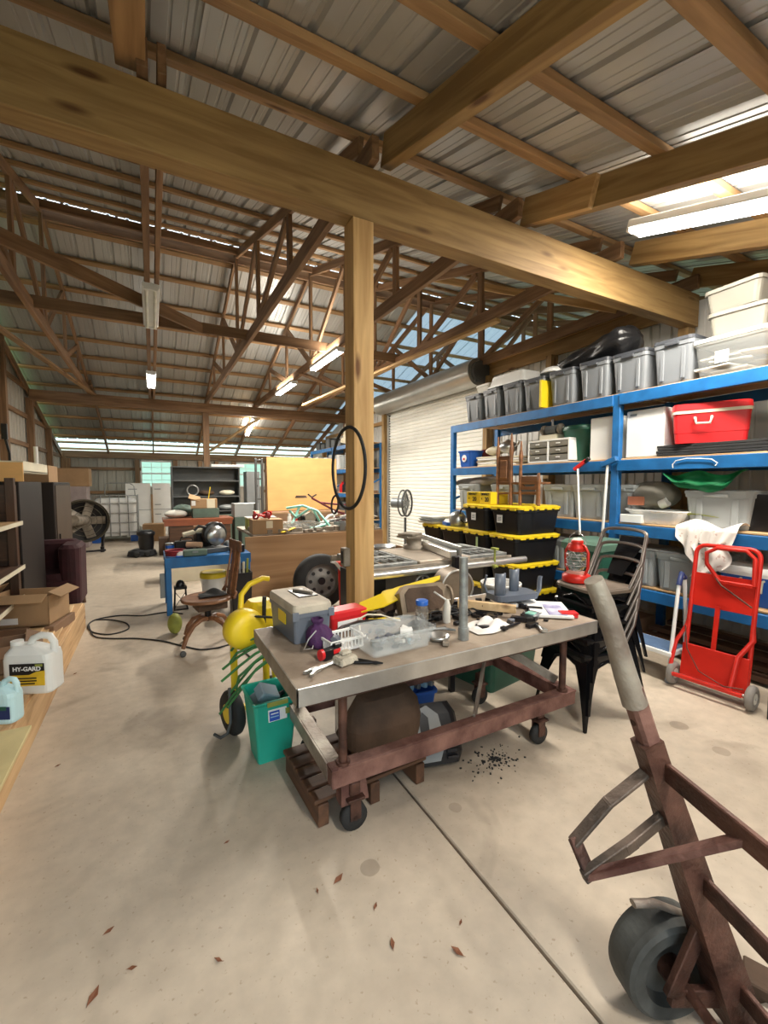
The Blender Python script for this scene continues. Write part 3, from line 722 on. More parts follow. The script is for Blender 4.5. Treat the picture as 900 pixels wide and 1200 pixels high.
# third shelf ---------------------------------------------------------
z3 = LV[1]+.018
t = thing('grey_bedroll', 'rolled grey quilted blanket at the door end of the third rack shelf', 'blanket', (RX0+.12, onx(562, 552, RX0+.1).y, z3+.36))
MB().tube([(.02*math.sin(i), -.5+i*.1, .05-.004*i) for i in range(11)], [.035, .055, .06, .058, .062, .06, .06, .058, .06, .055, .03], 12).build('roll', mat('grey_blanket', (.28, .25, .22), .9, 0, .15, 12, .4), t)
gm = tote('storage_tote', .43, .5, .36, 'tote_light', 'tote_light', 'x', ribs=2)
spec = [(548, RX0+.2, .9, 'grey tote under the bedroll at the door end of the third rack shelf'),
        (588, RX0+.3, .9, 'pale grey tote half hidden behind the carved chair'), (655, RX0+.29, 1, 'pale grey tote on the third rack shelf, right of the carved chair'),
        (692, RX0+.29, 1, 'pale grey tote on the third rack shelf, just left of the blue upright'), (728, RX0+.38, .8, 'pale grey tote behind the blue upright on the third rack shelf')]
for i, (px, X, sc, lb) in enumerate(spec):
    o = gm if i == 0 else dup(gm, (0, 0, 0), 0); o.location = (X, onx(px, 590, X-.2).y, z3); o['label'] = lb; o.scale = (.95, sc, .98); o['group'] = 'pale totes on the third rack shelf'
p = onx(735, 600, RX0+.05)
t = thing('white_basin', 'white plastic basin right of the blue upright on the third rack shelf', 'basin', (RX0+.2, onx(768, 600, RX0+.1).y, z3))
MB().rr([(0, .24, .38, .06), (.10, .30, .5, .08), (.115, .34, .56, .09), (.125, .34, .56, .09), (.12, .30, .5, .08), (.02, .22, .36, .06)], caps=(True, True)).build('bowl', 'white_plastic', t)
t = thing('clear_bag', 'clear plastic bag with an orange packet on the white basin', 'bag', (RX0+.26, onx(758, 580, RX0+.15).y, z3+.12))
MB().grid(lambda u, v: Vector((.14*math.sin(PI*v)*math.cos(2*PI*u), .22*math.sin(PI*v)**.6*math.sin(2*PI*u)*(1+.1*math.sin(10*PI*u)), .13-.12*math.cos(PI*v)*(1+.08*math.sin(14*PI*u)))), 28, 12).build('film', 'cloudy_plastic', t)
MB().box((-.14, .08, .08), (.02, .15, .08)).build('packet', mat('orange_packet', (.62, .22, .12), .5), t); MB().cyl((-.1, -.12, .05), (-.1, -.18, .08), .04).build('can', 'white_plastic', t)
boxm('white_box', 'low white box in front of the white basin', 'box', (.14, .20, .075), (RX0+.09, onx(741, 604, RX0+.05).y, z3), 'white_plastic')
t = thing('palm_frond', 'long dry green leaf lying flat on the third rack shelf', 'leaf', (RX0+.14, onx(803, 603, RX0+.1).y, z3+.01))
for k in range(3):
    MB().grid(lambda u, v, k=k: Vector((.03*k+(v-.5)*.10*math.sin(PI*min(1, u+.02)), .36-.72*u, .03+.05*abs(v-.5)+.05*math.sin(PI*u)-.01*k)), 14, 4).build('leaflet', 'olive', t)
t = thing('green_cloth', 'dark green tarp hanging from the edge of the second shelf beam', 'tarp', (RX0+.12, onx(823, 553, RX0+.1).y, LV[2]-.11))
MB().grid(lambda u, v: Vector((.04*math.sin(5*v)+.02*math.sin(18*u), .30-.60*u, -.02-(.16*math.sin(PI*u))*v-.02*math.sin(11*u))), 24, 8).build('cloth', 'green_cloth', t)
o = dup(gm, (RX0+.34, onx(843, 590, RX0+.15).y, z3), 0, 'large grey tote without a lid tab under the green tarp'); o.scale = (1, 1.15, .85); o['group'] = 'pale totes on the third rack shelf'
boxm('black_case', 'black hard case at the right end of the third rack shelf', 'case', (.3, .34, .28), (RX0+.3, onx(893, 590, RX0+.15).y-.03, z3), 'black_plastic')
# bottom shelf -------------------------------------------------------
z4 = LV[0]+.018
spec = [(645, RX0+.26, 1.0, 'pale tote on the bottom rack shelf beside the stacked black totes'), (738, RX0+.28, .75, 'pale grey tote on the bottom rack shelf behind the metal chair backs'),
        (775, RX0+.28, 1.05, 'pale grey tote on the bottom rack shelf behind the step stool')]
for i, (px, X, sc, lb) in enumerate(spec):
    o = dup(gm, (X, {738: 2.355, 775: 1.975}.get(px, onx(px, 660, X-.2).y), z4), 0, lb); o.scale = (1, sc, .92); o['group'] = 'pale totes on the bottom rack shelf'
# dark lids on two of them are part of the stack look
t = thing('blue_cooler', 'blue and white picnic cooler behind the red hand truck', 'cooler', (RX0+.28, min(1.44, onx(868, 670, RX0+.05).y), z4))
MB().rr([(0, .3, .52, .03), (.22, .33, .58, .03)]).build('body', 'blue_plastic', t); MB().rr([(.22, .34, .6, .03), (.245, .34, .6, .03)]).build('rim', 'white_plastic', t); MB().rr([(.245, .34, .6, .03), (.29, .32, .57, .03)]).build('lid', 'white_plastic', t)
MB().tube([(-.17, .14, .2), (-.2, .14, .2), (-.2, .14, .12), (-.2, 0, .12), (-.2, 0, .2), (-.17, 0, .2)], .010, 8).build('handle', 'cream', t)
boxm('blue_case', 'small dark blue case at the right end of the bottom rack shelf', 'case', (.3, .3, .2), (RX0+.3, onx(898, 680, RX0+.1).y-.2, z4), 'navy')
# white cloth over the third beam
p0, p1 = onx(792, 625, RX0-.02).y, onx(866, 630, RX0-.02).y
def clothpt(u, v):
    y = p0+(p1-p0)*u; fold = .012*math.sin(17*u)+.01*math.sin(31*u+4*v)
    if v < .35: return Vector((RX0+.16-.20*v/.35, y, LV[1]+.035+.02*math.sin(7*u)+.035*math.sin(PI*v/.35)*abs(math.sin(5*u))))
    w_ = (v-.35)/.65; L = .12+.02*math.sin(13*u) if u > .42 else .22*(.35+1.0*min(1, u*2.6))
    return Vector((RX0-.045-.02*w_+fold*1.2, y+.05*w_*(u-.5), LV[1]+.02-w_*L))
o = MB().grid(clothpt, 40, 16).build('draped_cloth', None or mat('patterned_cloth', (.80, .75, .70), .85, 0, .0, 26, .2, col2=(.55, .40, .34))); tag(o, 'white patterned cloth draped over the third shelf beam', 'cloth')
MATS['patterned_cloth'].node_tree.nodes['Color Ramp'].color_ramp.elements[0].position = .60; MATS['patterned_cloth'].node_tree.nodes['Color Ramp'].color_ramp.elements[1].position = .66
o = MB().grid(lambda u, v: Vector((RX0-.07+.02*math.sin(9*u), p0-.13-.23*u-.06*math.sin(3*v), LV[1]-.10-.27*v*(1-.35*u))), 16, 14).build('hanging_cloth', 'patterned_cloth'); tag(o, 'second patterned cloth hanging lower, behind the red hand truck loop', 'cloth')
t = thing('wire_hanger', 'thin white wire hanger bent against the second shelf beam', 'hanger', (RX0-.028, onx(813, 538, RX0-.02).y, LV[2]-.06))
MB().tube([(0, .15, -.03), (0, .155, .0), (0, .13, .03), (0, .05, .045), (0, -.05, .04), (0, -.13, .03), (0, -.17, .0), (0, -.155, -.02)], .004, 6).build('wire', 'white_plastic', t)
# under the rack: boards and dark boxes on the floor
for i in range(6):
    y0_ = 1.1+.0*i
    tag(plank('stored_board', (RX0+.12+.1*i, .7, .05+.045*(i % 3)), (RX0+.12+.1*i, 2.35, .05+.045*(i % 3)), .09, .04, W_CRATE), 'dark board lying under the rack, %s from its front edge' % words[i], 'board', 'boards lying under the rack')
boxm('dark_box', 'low dark cardboard box on the floor under the rack behind the step stool', 'box', (.5, .8, .16), (RX0+.4, 2.9, 0), 'cardboard_dark')
# brooms leaning on the rack
def pole(name, label, cat, a, c, r, m, head=None):
    t = thing(name, label, cat, a); a, c = Vector(a), Vector(c); MB().cyl((0, 0, 0), c-a, r, n=8).build('pole', m, t)
    return t, c-a
pa, pc = onx(685, 632, RX0-.15), onx(675, 512, RX0-.06)
pa = Vector((RX0-.22, pa.y, 1.01)); t, d = pole('reach_stick', 'thin white stick with a red and black grip leaning on the rack', 'stick', pa, onx(677, 548, RX0-.05), .010, 'white_metal')
MB().bar(d+Vector((-.0, .04, -.02)), d+Vector((-.0, -.10, .07)), .03, .035).build('grip', 'red_plastic', t); MB().bar(d+Vector((0, -.08, .05)), d+Vector((0, -.13, .09)), .03, .03).build('grip_end', 'black_plastic', t)
pa = Vector((RX0-.06, onx(698, 625, RX0-.1).y, .02)); t, d = pole('broom', 'white and black telescopic pole with a blue head leaning on the rack', 'pole', pa, onx(712, 545, RX0-.05), .013, 'white_metal')
MB().cyl(d*.30, d*.62, .016, n=8).build('sleeve', 'black_plastic', t); MB().box(d+Vector((0, -.02, .03)), (.05, .16, .05), rot=(R(-20), 0, 0)).build('head', 'blue_paint', t)

# ================================================================== WORK CART
cart = thing('work_cart', 'low steel-edged work cart with a rusty red channel frame on casters', 'cart', (.44, 1.49, 0))
DZt = .75; CW, CD = 1.70, .75
MB().box((CW/2, CD/2, DZt-.012), (CW-.01, CD-.01, .022)).build('deck', mat('dusty_deck', (.30, .23, .17), .6, .2, .2, 4, .3, col2=(.44, .36, .28)), cart)
MB().box((CW/2, .004, DZt-.034), (CW, .008, .068)).build('steel_edge', 'steel_bright', cart); MB().box((CW/2, CD-.004, DZt-.034), (CW, .008, .068)).build('steel_edge', 'steel_bright', cart)
MB().box((.004, CD/2, DZt-.034), (.008, CD, .068)).build('steel_edge', 'dusty_metal', cart); MB().box((CW-.004, CD/2, DZt-.034), (.008, CD, .068)).build('steel_edge', 'dusty_metal', cart)
MB().box((CW/2, .05, DZt-.06), (CW-.1, .05, .06)).box((CW/2, CD-.06, DZt-.06), (CW-.1, .05, .06)).box((.2, CD/2, DZt-.06), (.05, CD-.1, .06)).box((CW-.2, CD/2, DZt-.06), (.05, CD-.1, .06)).build('under_frame', 'rust_dark', cart)
fx0, fx1, fy0, fy1, fz = .20, 1.62, .12, .74, .29
def channel(a, c, name='rail', m='rust_red_frame', w_=.06, h=.085): return MB().bar(a, c, w_, h, b=.006).bar(Vector(a)+Vector((0, 0, h*.42)), Vector(c)+Vector((0, 0, h*.42)), w_*1.12, h*.12).build(name, m, cart)
channel((fx0-.03, fy0, fz), (fx1+.03, fy0, fz)); channel((fx0, fy1, fz), (fx1, fy1, fz))
channel((fx0, fy0+.03, fz), (fx0, fy1-.03, fz), m='worn_pipe'); channel((fx1, fy0+.03, fz), (fx1, fy1-.03, fz))
for (x, y) in ((fx0+.03, fy0), (fx1-.05, fy0), (fx0+.03, fy1), (fx1-.05, fy1)):
    MB().cyl((x, y, fz+.04), (x, y, DZt-.03), .019).cyl((x, y, fz+.035), (x, y, fz+.055), .03).build('leg', 'rust_dark', cart)
MB().prism([(fx0+.05, DZt-.07), (fx0+.36, DZt-.07), (fx0+.18, DZt-.17), (fx0+.05, DZt-.36)], 'y', fy0+.13, fy0+.136).build('gusset_plate', 'worn_pipe', cart)
MB().bar((.95, fy0+.02, fz+.03), (1.36, .5, DZt-.22), .012, .06).build('diagonal_brace', 'worn_pipe', cart)
MB().bar((.55, fy1-.08, DZt-.22), (1.5, fy1-.1, DZt-.25), .03, .05).build('cross_brace', 'rust_red_frame', cart)
MB().bar((1.25, .62, DZt-.12), (fx1, .2, fz+.06), .012, .05).build('diagonal_brace', 'worn_pipe', cart)
def caster(x, y, big=1.0, rz=0):
    r = .06*big; b = MB(); b.lathe([(r*.5, -.02), (r, -.016), (r, .016), (r*.5, .02)], (x, y, r), n=20, axis='y')
    w_ = b.build('caster_wheel', 'black_rubber', cart)
    MB().box((x, y, r*2+.03), (.08, .08, .012)).box((x, y-.026, r+.045), (.05, .005, .10)).box((x, y+.026, r+.045), (.05, .005, .10)).cyl((x, y-.03, r), (x, y+.03, r), .008).box((x, y, r*2+.07), (.05, .05, .06)).build('caster_fork', 'rust_dark', cart)
caster(.29, .15, 1.0); caster(1.49, .21, .95); caster(1.49, .72, .95); caster(.29, .72, .95)
MB().prism([(.23, .12), (.36, .12), (.335, .30), (.23, .30)], 'y', .14, .2).build('caster_bracket', 'rust_red_frame', cart)
p = onz(543, 749, DZt)-Vector((.44, 1.49, 0))
MB().cyl((p.x, p.y, DZt), (p.x-.004, p.y, DZt+.40), .021, n=16).cyl((p.x, p.y, DZt), (p.x, p.y, DZt+.06), .026).build('stake_pipe', mat('stake_steel', (.34, .36, .36), .45, .6, .3, 18, .3), cart)

# --- things on the cart deck
T = DZt+.002
t = thing('toolbox', 'grey toolbox with a dusty tan lid and a dark inset, left end of the cart', 'toolbox', (.64, 2.10, T), R(4))
MB().rr([(0, .175, .34, .015), (.125, .19, .36, .02), (.126, .20, .375, .02), (.145, .20, .375, .02)]).build('body', 'grey_plastic', t)
l = MB().rr([(.146, .20, .375, .02), (.175, .195, .37, .02), (.185, .185, .36, .02)]).build('lid', mat('dusty_tan', (.50, .44, .35), .7, 0, .2, 9, .2), t)
MB().box((.03, .03, .187), (.10, .17, .006)).build('inset', 'black_plastic', t); MB().box((.03, .03, .195), (.02, .12, .014), rot=(0, 0, .5)).box((.05, .05, .195), (.015, .05, .012), rot=(0, 0, -.4)).build('handle', 'dusty_metal', t)
MB().box((-.097, -.02, .10), (.006, .10, .06)).build('sticker', 'yellow_plastic', t)
for s in (-.09, .09): MB().box((s, -.187, .135), (.03, .012, .04)).build('latch', 'grey_plastic', t)
t = thing('purple_bag', 'dark purple drawstring bag leaning on the grey toolbox', 'bag', (.665, 1.85, T)); t.scale = (.78, .78, .78)
def pb(u, v):
    a = 2*PI*u; k = [(.0, .0), (.062, .005), (.072, .04), (.066, .08), (.045, .115), (.02, .13), (.032, .15), (.03, .165)]
    i = v*(len(k)-1); j = min(int(i), len(k)-2); f = i-j; r = k[j][0]*(1-f)+k[j+1][0]*f; z = k[j][1]*(1-f)+k[j+1][1]*f
    r *= 1+.08*math.sin(5*a+3*v)+.05*math.sin(11*a); return Vector((r*1.15*math.cos(a)-.1*z, r*math.sin(a)+.15*z, z))
MB().grid(pb, 30, 16).build('cloth', 'purple_fabric', t)
MB().tube([(-.04, -.03, .11), (-.09, -.04, .07), (-.12, -.05, .02), (-.07, -.05, .015), (-.05, -.03, .06)], .004, 6).build('cord', 'aluminium', t)
t = thing('red_plastic_case', 'red plastic case with a white label behind the purple bag', 'case', (.88, 2.08, T), R(8))
MB().rr([(0, .20, .10, .012), (.06, .215, .115, .014)]).build('body', 'red_plastic', t); MB().rr([(.061, .225, .12, .014), (.085, .22, .115, .014), (.094, .19, .09, .014)]).build('lid', 'red_plastic', t)
MB().box((.0, -.058, .028), (.15, .003, .032)).build('paper_label', 'paper_white', t)
t = thing('cordless_grinder', 'black power tool with a red ring in front of the purple bag', 'power tool', (.655, 1.71, T), R(20)); t.scale = (.75, .75, .9)
MB().rr([(.0, .12, .05, .012), (.045, .12, .05, .015)]).build('body', 'black_plastic', t); MB().cyl((-.075, 0, .028), (-.055, 0, .028), .026).build('ring', 'red_plastic', t); MB().box((.05, 0, .05), (.05, .04, .02)).build('battery', 'black_plastic', t)
MB().box((.03, -.026, .03), (.05, .004, .02)).build('red_mark', 'red_plastic', t)
t = thing('adjustable_wrench', 'chrome adjustable wrench at the left front corner of the cart', 'wrench', (.60, 1.62, T+.008), R(22))
MB().bar((-.04, 0, 0), (.10, 0, .002), .018, .009).build('handle', 'steel_bright', t); MB().prism([(-.095, -.03), (-.06, -.014), (-.035, -.012), (-.035, .018), (-.06, .022), (-.10, .02), (-.095, .01), (-.07, .006), (-.07, -.008), (-.10, -.02)], 'z', -.006, .006).build('jaw', 'steel_bright', t)
t = thing('stone_block', 'crumbly pale block on the cart between the wrench and pliers', 'block', (.69, 1.63, T), R(15))
MB().box((0, 0, .016), (.085, .07, .032), b=.007, taper=1.1).build('block', mat('crumbly', (.50, .45, .36), .9, 0, .25, 20, .8), t); MB().box((.01, .01, .038), (.05, .035, .016), b=.006).build('chip', 'crumbly', t)
t = thing('pliers', 'dark closed pliers lying in front of the white slotted basket', 'pliers', (.775, 1.575, T+.006), R(-40))
for s in (-1, 1): MB().tube([(-.09, s*.016, 0), (-.04, s*.013, 0), (0, s*.004, 0), (.03, -s*.004, 0), (.06, 0, 0)], [.006, .007, .007, .006, .003], 8).build('handle', 'black_metal', t)
# slotted basket
t = thing('slotted_basket', 'small white slotted plastic basket beside the clear bin', 'basket', (.745, 1.80, T), R(8))
b = MB().box((0, 0, .003), (.16, .115, .006))
for s in (-1, 1):
    b.box((0, s*.062, .052), (.185, .008, .012)); b.box((s*.088, 0, .052), (.008, .13, .012)); b.box((0, s*.058, .008), (.165, .006, .012)); b.box((s*.08, 0, .008), (.006, .12, .012))
b.build('frame', 'white_plastic', t)
sm = MB().box((0, 0, .03), (.0075, .005, .042), b=.001).mesh('slat', M('white_plastic'))
for s in (-1, 1):
    for i in range(9): link('slat', sm, t, (-.074+i*.0185, s*.060, 0))
    for i in range(6): link('slat', sm, t, (s*.085, -.046+i*.0185, 0))
MB().cyl((-.04, -.0, .03), (-.01, .03, .03), .022).build('roll', 'grey_plastic', t)
# clear bin with bits
t = thing('clear_bin', 'clear plastic bin of small hardware near the cart front edge', 'bin', (.96, 1.70, T), R(3))
b = MB(); b.rr([(0, .30, .17, .02), (.085, .34, .215, .025), (.085, .355, .23, .03), (.093, .355, .23, .03), (.093, .335, .21, .025), (.006, .293, .163, .02)]); b.build('shell', mat('clear_bin_plastic', (.8, .84, .84), .15, 0, .02, 4, alpha=.28), t)
random.seed(11)
for i in range(16):
    x, y = random.uniform(-.12, .12), random.uniform(-.06, .06)
    b = MB().box((x, y, .02+random.uniform(0, .025)), (random.uniform(.02, .07), random.uniform(.015, .035), random.uniform(.012, .03)), rot=(random.uniform(-.5, .5), random.uniform(-.4, .4), random.uniform(0, 3)))
    b.build('hardware_piece', ['grey_plastic', 'steel_bright', 'skyblue', 'black_metal', 'white_plastic'][i % 5], t)
MB().cyl((.04, .0, .062), (.09, -.025, .062), .018).build('hardware_piece', 'white_plastic', t)
t = thing('glass_jar', 'clear glass jar of nails with a blue lid', 'jar', (1.185, 1.80, T))
MB().lathe([(.028, 0), (.034, .006), (.034, .115), (.027, .13), (.027, .145)], n=24).build('glass', 'glass_clear', t); MB().lathe([(.031, .138), (.032, .16), (.028, .163), (.001, .163)], n=24).build('lid', 'blue_plastic', t)
b = MB(); random.seed(2)
for i in range(40):
    a = random.uniform(0, 6.28); r = random.uniform(0, .024); z = random.uniform(.008, .09); d = Vector((random.uniform(-1, 1), random.uniform(-1, 1), random.uniform(.5, 2))).normalized()*.015
    c_ = Vector((r*math.cos(a)*.7, r*math.sin(a)*.7, z)); b.bar(c_-d, c_+d, .003, .003)
b.build('nails', 'steel_bright', t)['kind'] = 'stuff'
t = thing('steel_dish', 'small round steel dish between the clear bin and the stake pipe', 'dish', (1.19, 1.66, T))
MB().lathe([(.03, 0), (.05, .012), (.055, .025), (.05, .024), (.028, .004), (.001, .004)], n=24, caps=(True, False)).build('bowl', 'steel_bright', t)
t = thing('yellow_sheet', 'flat yellow plastic board propped over the clutter behind the bin', 'board', (1.24, 2.16, T+.11), rot=(R(8), R(-5), R(6)))
MB().prism([(-.30, -.10), (-.16, -.11), (.36, .02), (.40, .06), (.05, .06), (-.25, .0)], 'z', -.004, .004).build('panel', 'yellow_plastic', t)
MB().box((-.05, .0, -.05), (.10, .06, .085)).build('support', 'dirty_brown', t)
t = thing('tan_heater', 'flat tan metal heater body with a round grille, behind the glass jar', 'heater', (1.35, 2.03, T), rot=(R(-22), 0, R(-6)))
MB().prism([(-.15, 0), (.13, 0), (.16, .03), (.16, .14), (.12, .17), (-.11, .17), (-.15, .13)], 'y', -.045, .03).build('body', mat('tan_metal', (.26, .20, .14), .5, .4, .2, 8, .1), t)
MB().prism([(-.12, .02), (.09, .02), (.12, .05), (.12, .12), (.09, .15), (-.09, .15), (-.12, .12)], 'y', -.052, -.044).build('face_panel', 'dirty_brown', t)
MB().torus((.165, -.02, .09), .055, .01, axis='x').build('rim', 'tan_metal', t)
t = thing('pale_scoop', 'pale plastic scoop standing against the stake pipe', 'scoop', (1.385, 1.86, T), R(30)); t.scale = (.7, .7, .7)
MB().tube([(0, 0, .0), (-.005, 0, .06), (.01, 0, .13), (.03, .01, .17)], [.03, .032, .028, .012], 12).build('body', 'off_white', t); MB().tube([(.03, .01, .16), (-.06, .08, .24)], .007).build('handle', 'white_plastic', t)
t = thing('white_rag', 'crumpled white rag in front of the wooden stick', 'rag', (1.53, 1.69, T))
MB().grid(lambda u, v: Vector(((u-.5)*.26, (v-.5)*.14*(1+.3*math.sin(5*u)), .004+max(0, .028*math.sin(PI*u)*math.sin(PI*v)*(1+.6*math.sin(9*u+5*v)+.4*math.sin(17*v-6*u))))), 30, 18).build('cloth', 'white_cloth', t)
t = thing('wood_stick', 'short length of square pine with a dark knot, lying on the cart', 'stick', (1.68, 1.875, T+.045)); MB().bar((-.13, .10, .01), (.10, -.13, -.0), .03, .045, b=.002).build('timber', 'orange_ply' if 0 else W_PALE, t)
MB().lathe([(.008, 0), (.008, .002)], (-.035, -.012, .008), axis='y', n=10).build('knot', 'dirty_brown', t)
MB().box((.02, 0, -.032), (.14, .12, .022), rot=(0, 0, .6)).build('support', 'black_plastic', t)
# grey plastic cradle
t = thing('plastic_cradle', 'slate grey plastic bracket with four tall curved arms', 'bracket', (1.93, 1.93, T+.05), R(-8))
cg = mat('slate_plastic', (.13, .155, .20), .35, 0, .05, 5)
MB().rr([(0, .30, .16, .04), (.035, .30, .16, .04)]).build('base', cg, t)
def arm(x, y, h, w_, rz): 
    b = MB(); b.grid(lambda u, v: Vector((x+w_*math.cos(PI*(u)+rz), y+w_*.8*math.sin(PI*u+rz), .02+h*v)), 10, 2); 
    o = b.build('arm', cg, t); m = o.modifiers.new('s', 'SOLIDIFY'); m.thickness = .008
arm(-.11, -.03, .145, .037, PI); arm(.035, .03, .15, .034, PI); 
MB().tube([(-.14, .05, .02), (-.16, .06, .08), (-.15, .05, .14)], .014, 8, flat=.5).build('arm', cg, t)
MB().tube([(.13, -.06, .01), (.165, -.05, .05), (.175, -.04, .11), (.185, -.035, .125)], .016, 8, flat=.5).build('arm', cg, t)
t = thing('magazine', 'magazine with a purple cover panel at the right end of the cart', 'magazine', (2.03, 1.74, T+.012), R(-38))
MB().box((0, 0, .0), (.22, .30, .014)).build('pages', 'paper_white', t); MB().box((.03, -.03, .009), (.10, .22, .002)).build('cover_panel', 'purple_print', t)
t2_ = thing('folded_brochure', 'white brochure lying behind the purple-panelled magazine', 'brochure', (2.03, 1.98, T), R(-30)); MB().box((0, 0, .012), (.2, .28, .02)).build('pages', 'paper_white', t2_); MB().box((.02, .03, .0235), (.1, .14, .001)).build('cover_panel', 'purple_print', t2_)
t = thing('red_tin', 'small flat red box at the front right corner of the cart', 'box', (2.045, 1.61, T), R(-30))
MB().box((0, 0, .010), (.09, .055, .02)).build('body', 'red_plastic', t); MB().box((0, 0, .024), (.094, .059, .009)).build('lid', 'red_plastic', t)
t = thing('work_glove', 'grey and green work glove lying beside the magazine', 'glove', (1.86, 1.70, T), R(20))
g_ = MB(); g_.rr([(0, .09, .07, .02), (.02, .10, .075, .025), (.028, .07, .05, .02)])
for i in range(4): g_.tube([(.045, -.028+i*.019, .012), (.085-.006*abs(i-1.5), -.032+i*.021, .010)], [.010, .007], 8)
g_.tube([(.0, .035, .012), (.03, .06, .01)], [.011, .008], 8); g_.build('palm', 'grey_metal', t); MB().box((-.02, 0, .028), (.05, .05, .008), b=.003).build('cuff', 'mint', t)
for i, (px, py, l_, rz, m_, lb, nm) in enumerate([(470, 742, .22, .5, 'black_metal', 'dark curved bar lying behind the white basket', 'curved_bar'), (452, 728, .16, -.3, 'yellow_plastic', 'yellow folding rule on the clutter behind the clear bin', 'folding_rule'),
        (523, 752, .10, .9, 'dusty_metal', 'small rusty bolt cluster left of the stake pipe', 'bolt'), (600, 735, .14, .2, 'black_metal', 'black clamp between the white rag and the glove', 'clamp'), (520, 740, .12, -.6, 'galv_dull', 'grey hinge near the steel dish', 'hinge'),
        (610, 728, .12, -.2, 'grey_plastic', 'grey cordless driver case beneath the bracket', 'driver'), (632, 737, .09, 1.2, 'steel_bright', 'steel socket handle by the magazine edge', 'socket_handle')]):
    q = onz(px, py, T); t = thing(nm, lb, 'tool', (q.x, q.y, T), rz)
    MB().tube([(-l_/2, 0, .009), (0, .015*(i % 3), .010), (l_/2, 0, .009)], [.008, .009, .006], 8).build('shank', m_, t); MB().box((-l_/2, 0, .010), (.03, .03, .016)).build('head', m_, t)
t = thing('coiled_cable', 'loose black cable looping between the pipe and the wooden stick', 'cable', (1.45, 1.92, T))
pts = [(.10*math.cos(a*.55)+.012*a-.1, .05*math.sin(a*.55)+.02*math.sin(a), .01+.006*(a % 5)) for a in range(34)]
MB().tube(pts, .0055, 6).build('wire', 'black_rubber', t)
t = thing('pale_wire', 'tan cord looped on top of the clutter behind the clear bin', 'cord', (1.0, 1.96, T))
MB().tube([(-.10, -.03, .01), (-.08, .03, .05), (-.02, .05, .06), (.05, .02, .055), (.10, .04, .03), (.16, .01, .01)], .005, 6).build('wire', 'cream', t)
t = thing('black_strap', 'wide black curved moulding lying behind the slotted basket', 'strip', (.90, 1.95, T))
MB().tube([(-.17, -.05, .012), (-.08, .0, .035), (.02, .02, .04), (.14, .01, .03), (.2, -.01, .012)], .02, 10, flat=.5).build('strip', 'black_plastic', t)
b = MB(); random.seed(21)
for i in range(110):
    x = random.uniform(.85, 2.0); y = random.uniform(1.66, 2.18)-.08*(x > 1.7)
    s_ = random.uniform(.012, .04); b.box((x, y, T+s_*.3), (s_*random.uniform(1, 2.4), s_, s_*.6), rot=(0, 0, random.uniform(0, 3)))
o = b.build('workshop_clutter', 'black_metal'); tag(o, 'dark loose scraps and small hardware strewn over the cart deck', 'scraps', kind='stuff')

# --- under the cart
t = thing('wood_pallet', 'dark slatted wooden pallet on the floor under the left end of the cart', 'pallet', (.57, 1.84, 0), R(3))
for i in range(5): plank('slat', (.0, -.10+i*.09, .12), (.60, -.10+i*.09, .12), .07, .018, W_CRATE, t)
for x in (.04, .3, .56): plank('bearer', (x, -.14, .055), (x, .30, .055), .05, .10, W_CRATE, t)
MB().cyl((.0, -.14, .055), (.6, -.14, .055), .0).build('edge', 'dirty_brown', t) if 0 else None
o = MB().rr([(0, .38, .30, .08), (.04, .43, .36, .10), (.14, .44, .37, .12), (.22, .42, .34, .12), (.28, .34, .24, .10), (.31, .30, .06, .03), (.35, .34, .03, .015)], k=6).build('feed_sack', 'dirty_brown', None, (1.03, 1.98, .145)); o.scale = (1, .80, .92); tag(o, 'full brown sack on the pallet under the cart', 'sack')
t = thing('white_bottle', 'white plastic bottle standing under the left end of the cart', 'bottle', tuple(onz(426, 880, .132)))
MB().lathe([(.035, 0), (.04, .01), (.04, .09), (.036, .125), (.022, .15), (.001, .155)], n=24).build('body', 'white_plastic', t)
p = onz(512, 905, 0)
t = thing('black_tool_case', 'black case with a grey moulded lid leaning under the cart', 'case', (1.28, 1.83, .0), rot=(R(-28), 0, R(-14)))
MB().rr([(.0, .28, .12, .03), (.05, .33, .15, .04), (.24, .32, .15, .05), (.30, .26, .12, .05)]).build('body', 'black_plastic', t)
g_ = mat('case_grey', (.25, .26, .26), .5, 0, .1, 6)
MB().prism([(-.10, .02), (.02, .02), (.06, .10), (.04, .24), (-.02, .29), (-.08, .27), (-.12, .18)], 'y', -.09, -.07).build('panel', g_, t); MB().prism([(-.07, .14), (-.02, .14), (-.02, .23), (-.05, .26), (-.07, .22)], 'y', -.095, -.088).build('panel_recess', 'black_plastic', t)
MB().box((.09, -.085, .06), (.06, .02, .02)).box((.09, -.085, .03), (.06, .02, .014)).build('latch', 'black_metal', t)
t = thing('blue_crate', 'blue plastic crate on the floor under the middle of the cart', 'crate', (1.37, 2.30, 0), R(-10))
MB().rr([(0, .30, .24, .02), (.21, .35, .28, .03), (.21, .37, .30, .03), (.225, .37, .30, .03), (.225, .34, .27, .03), (.02, .28, .22, .02)]).build('body', 'blue_plastic', t)
for k in range(7): MB().box((-.12+.04*k, 0, .235), (.03, .2, .03), rot=(0, .3, .1*k)).build('folded_item', 'skyblue' if k % 2 else 'grey_metal', t)
t = tote('green_tote', .45, .62, .36, 'green_bin', 'green_bin', 'dark green lidded tote on the floor behind the right end of the cart', tab=False); t.location = (2.32, 2.50, 0); t.rotation_euler = (0, 0, R(10))
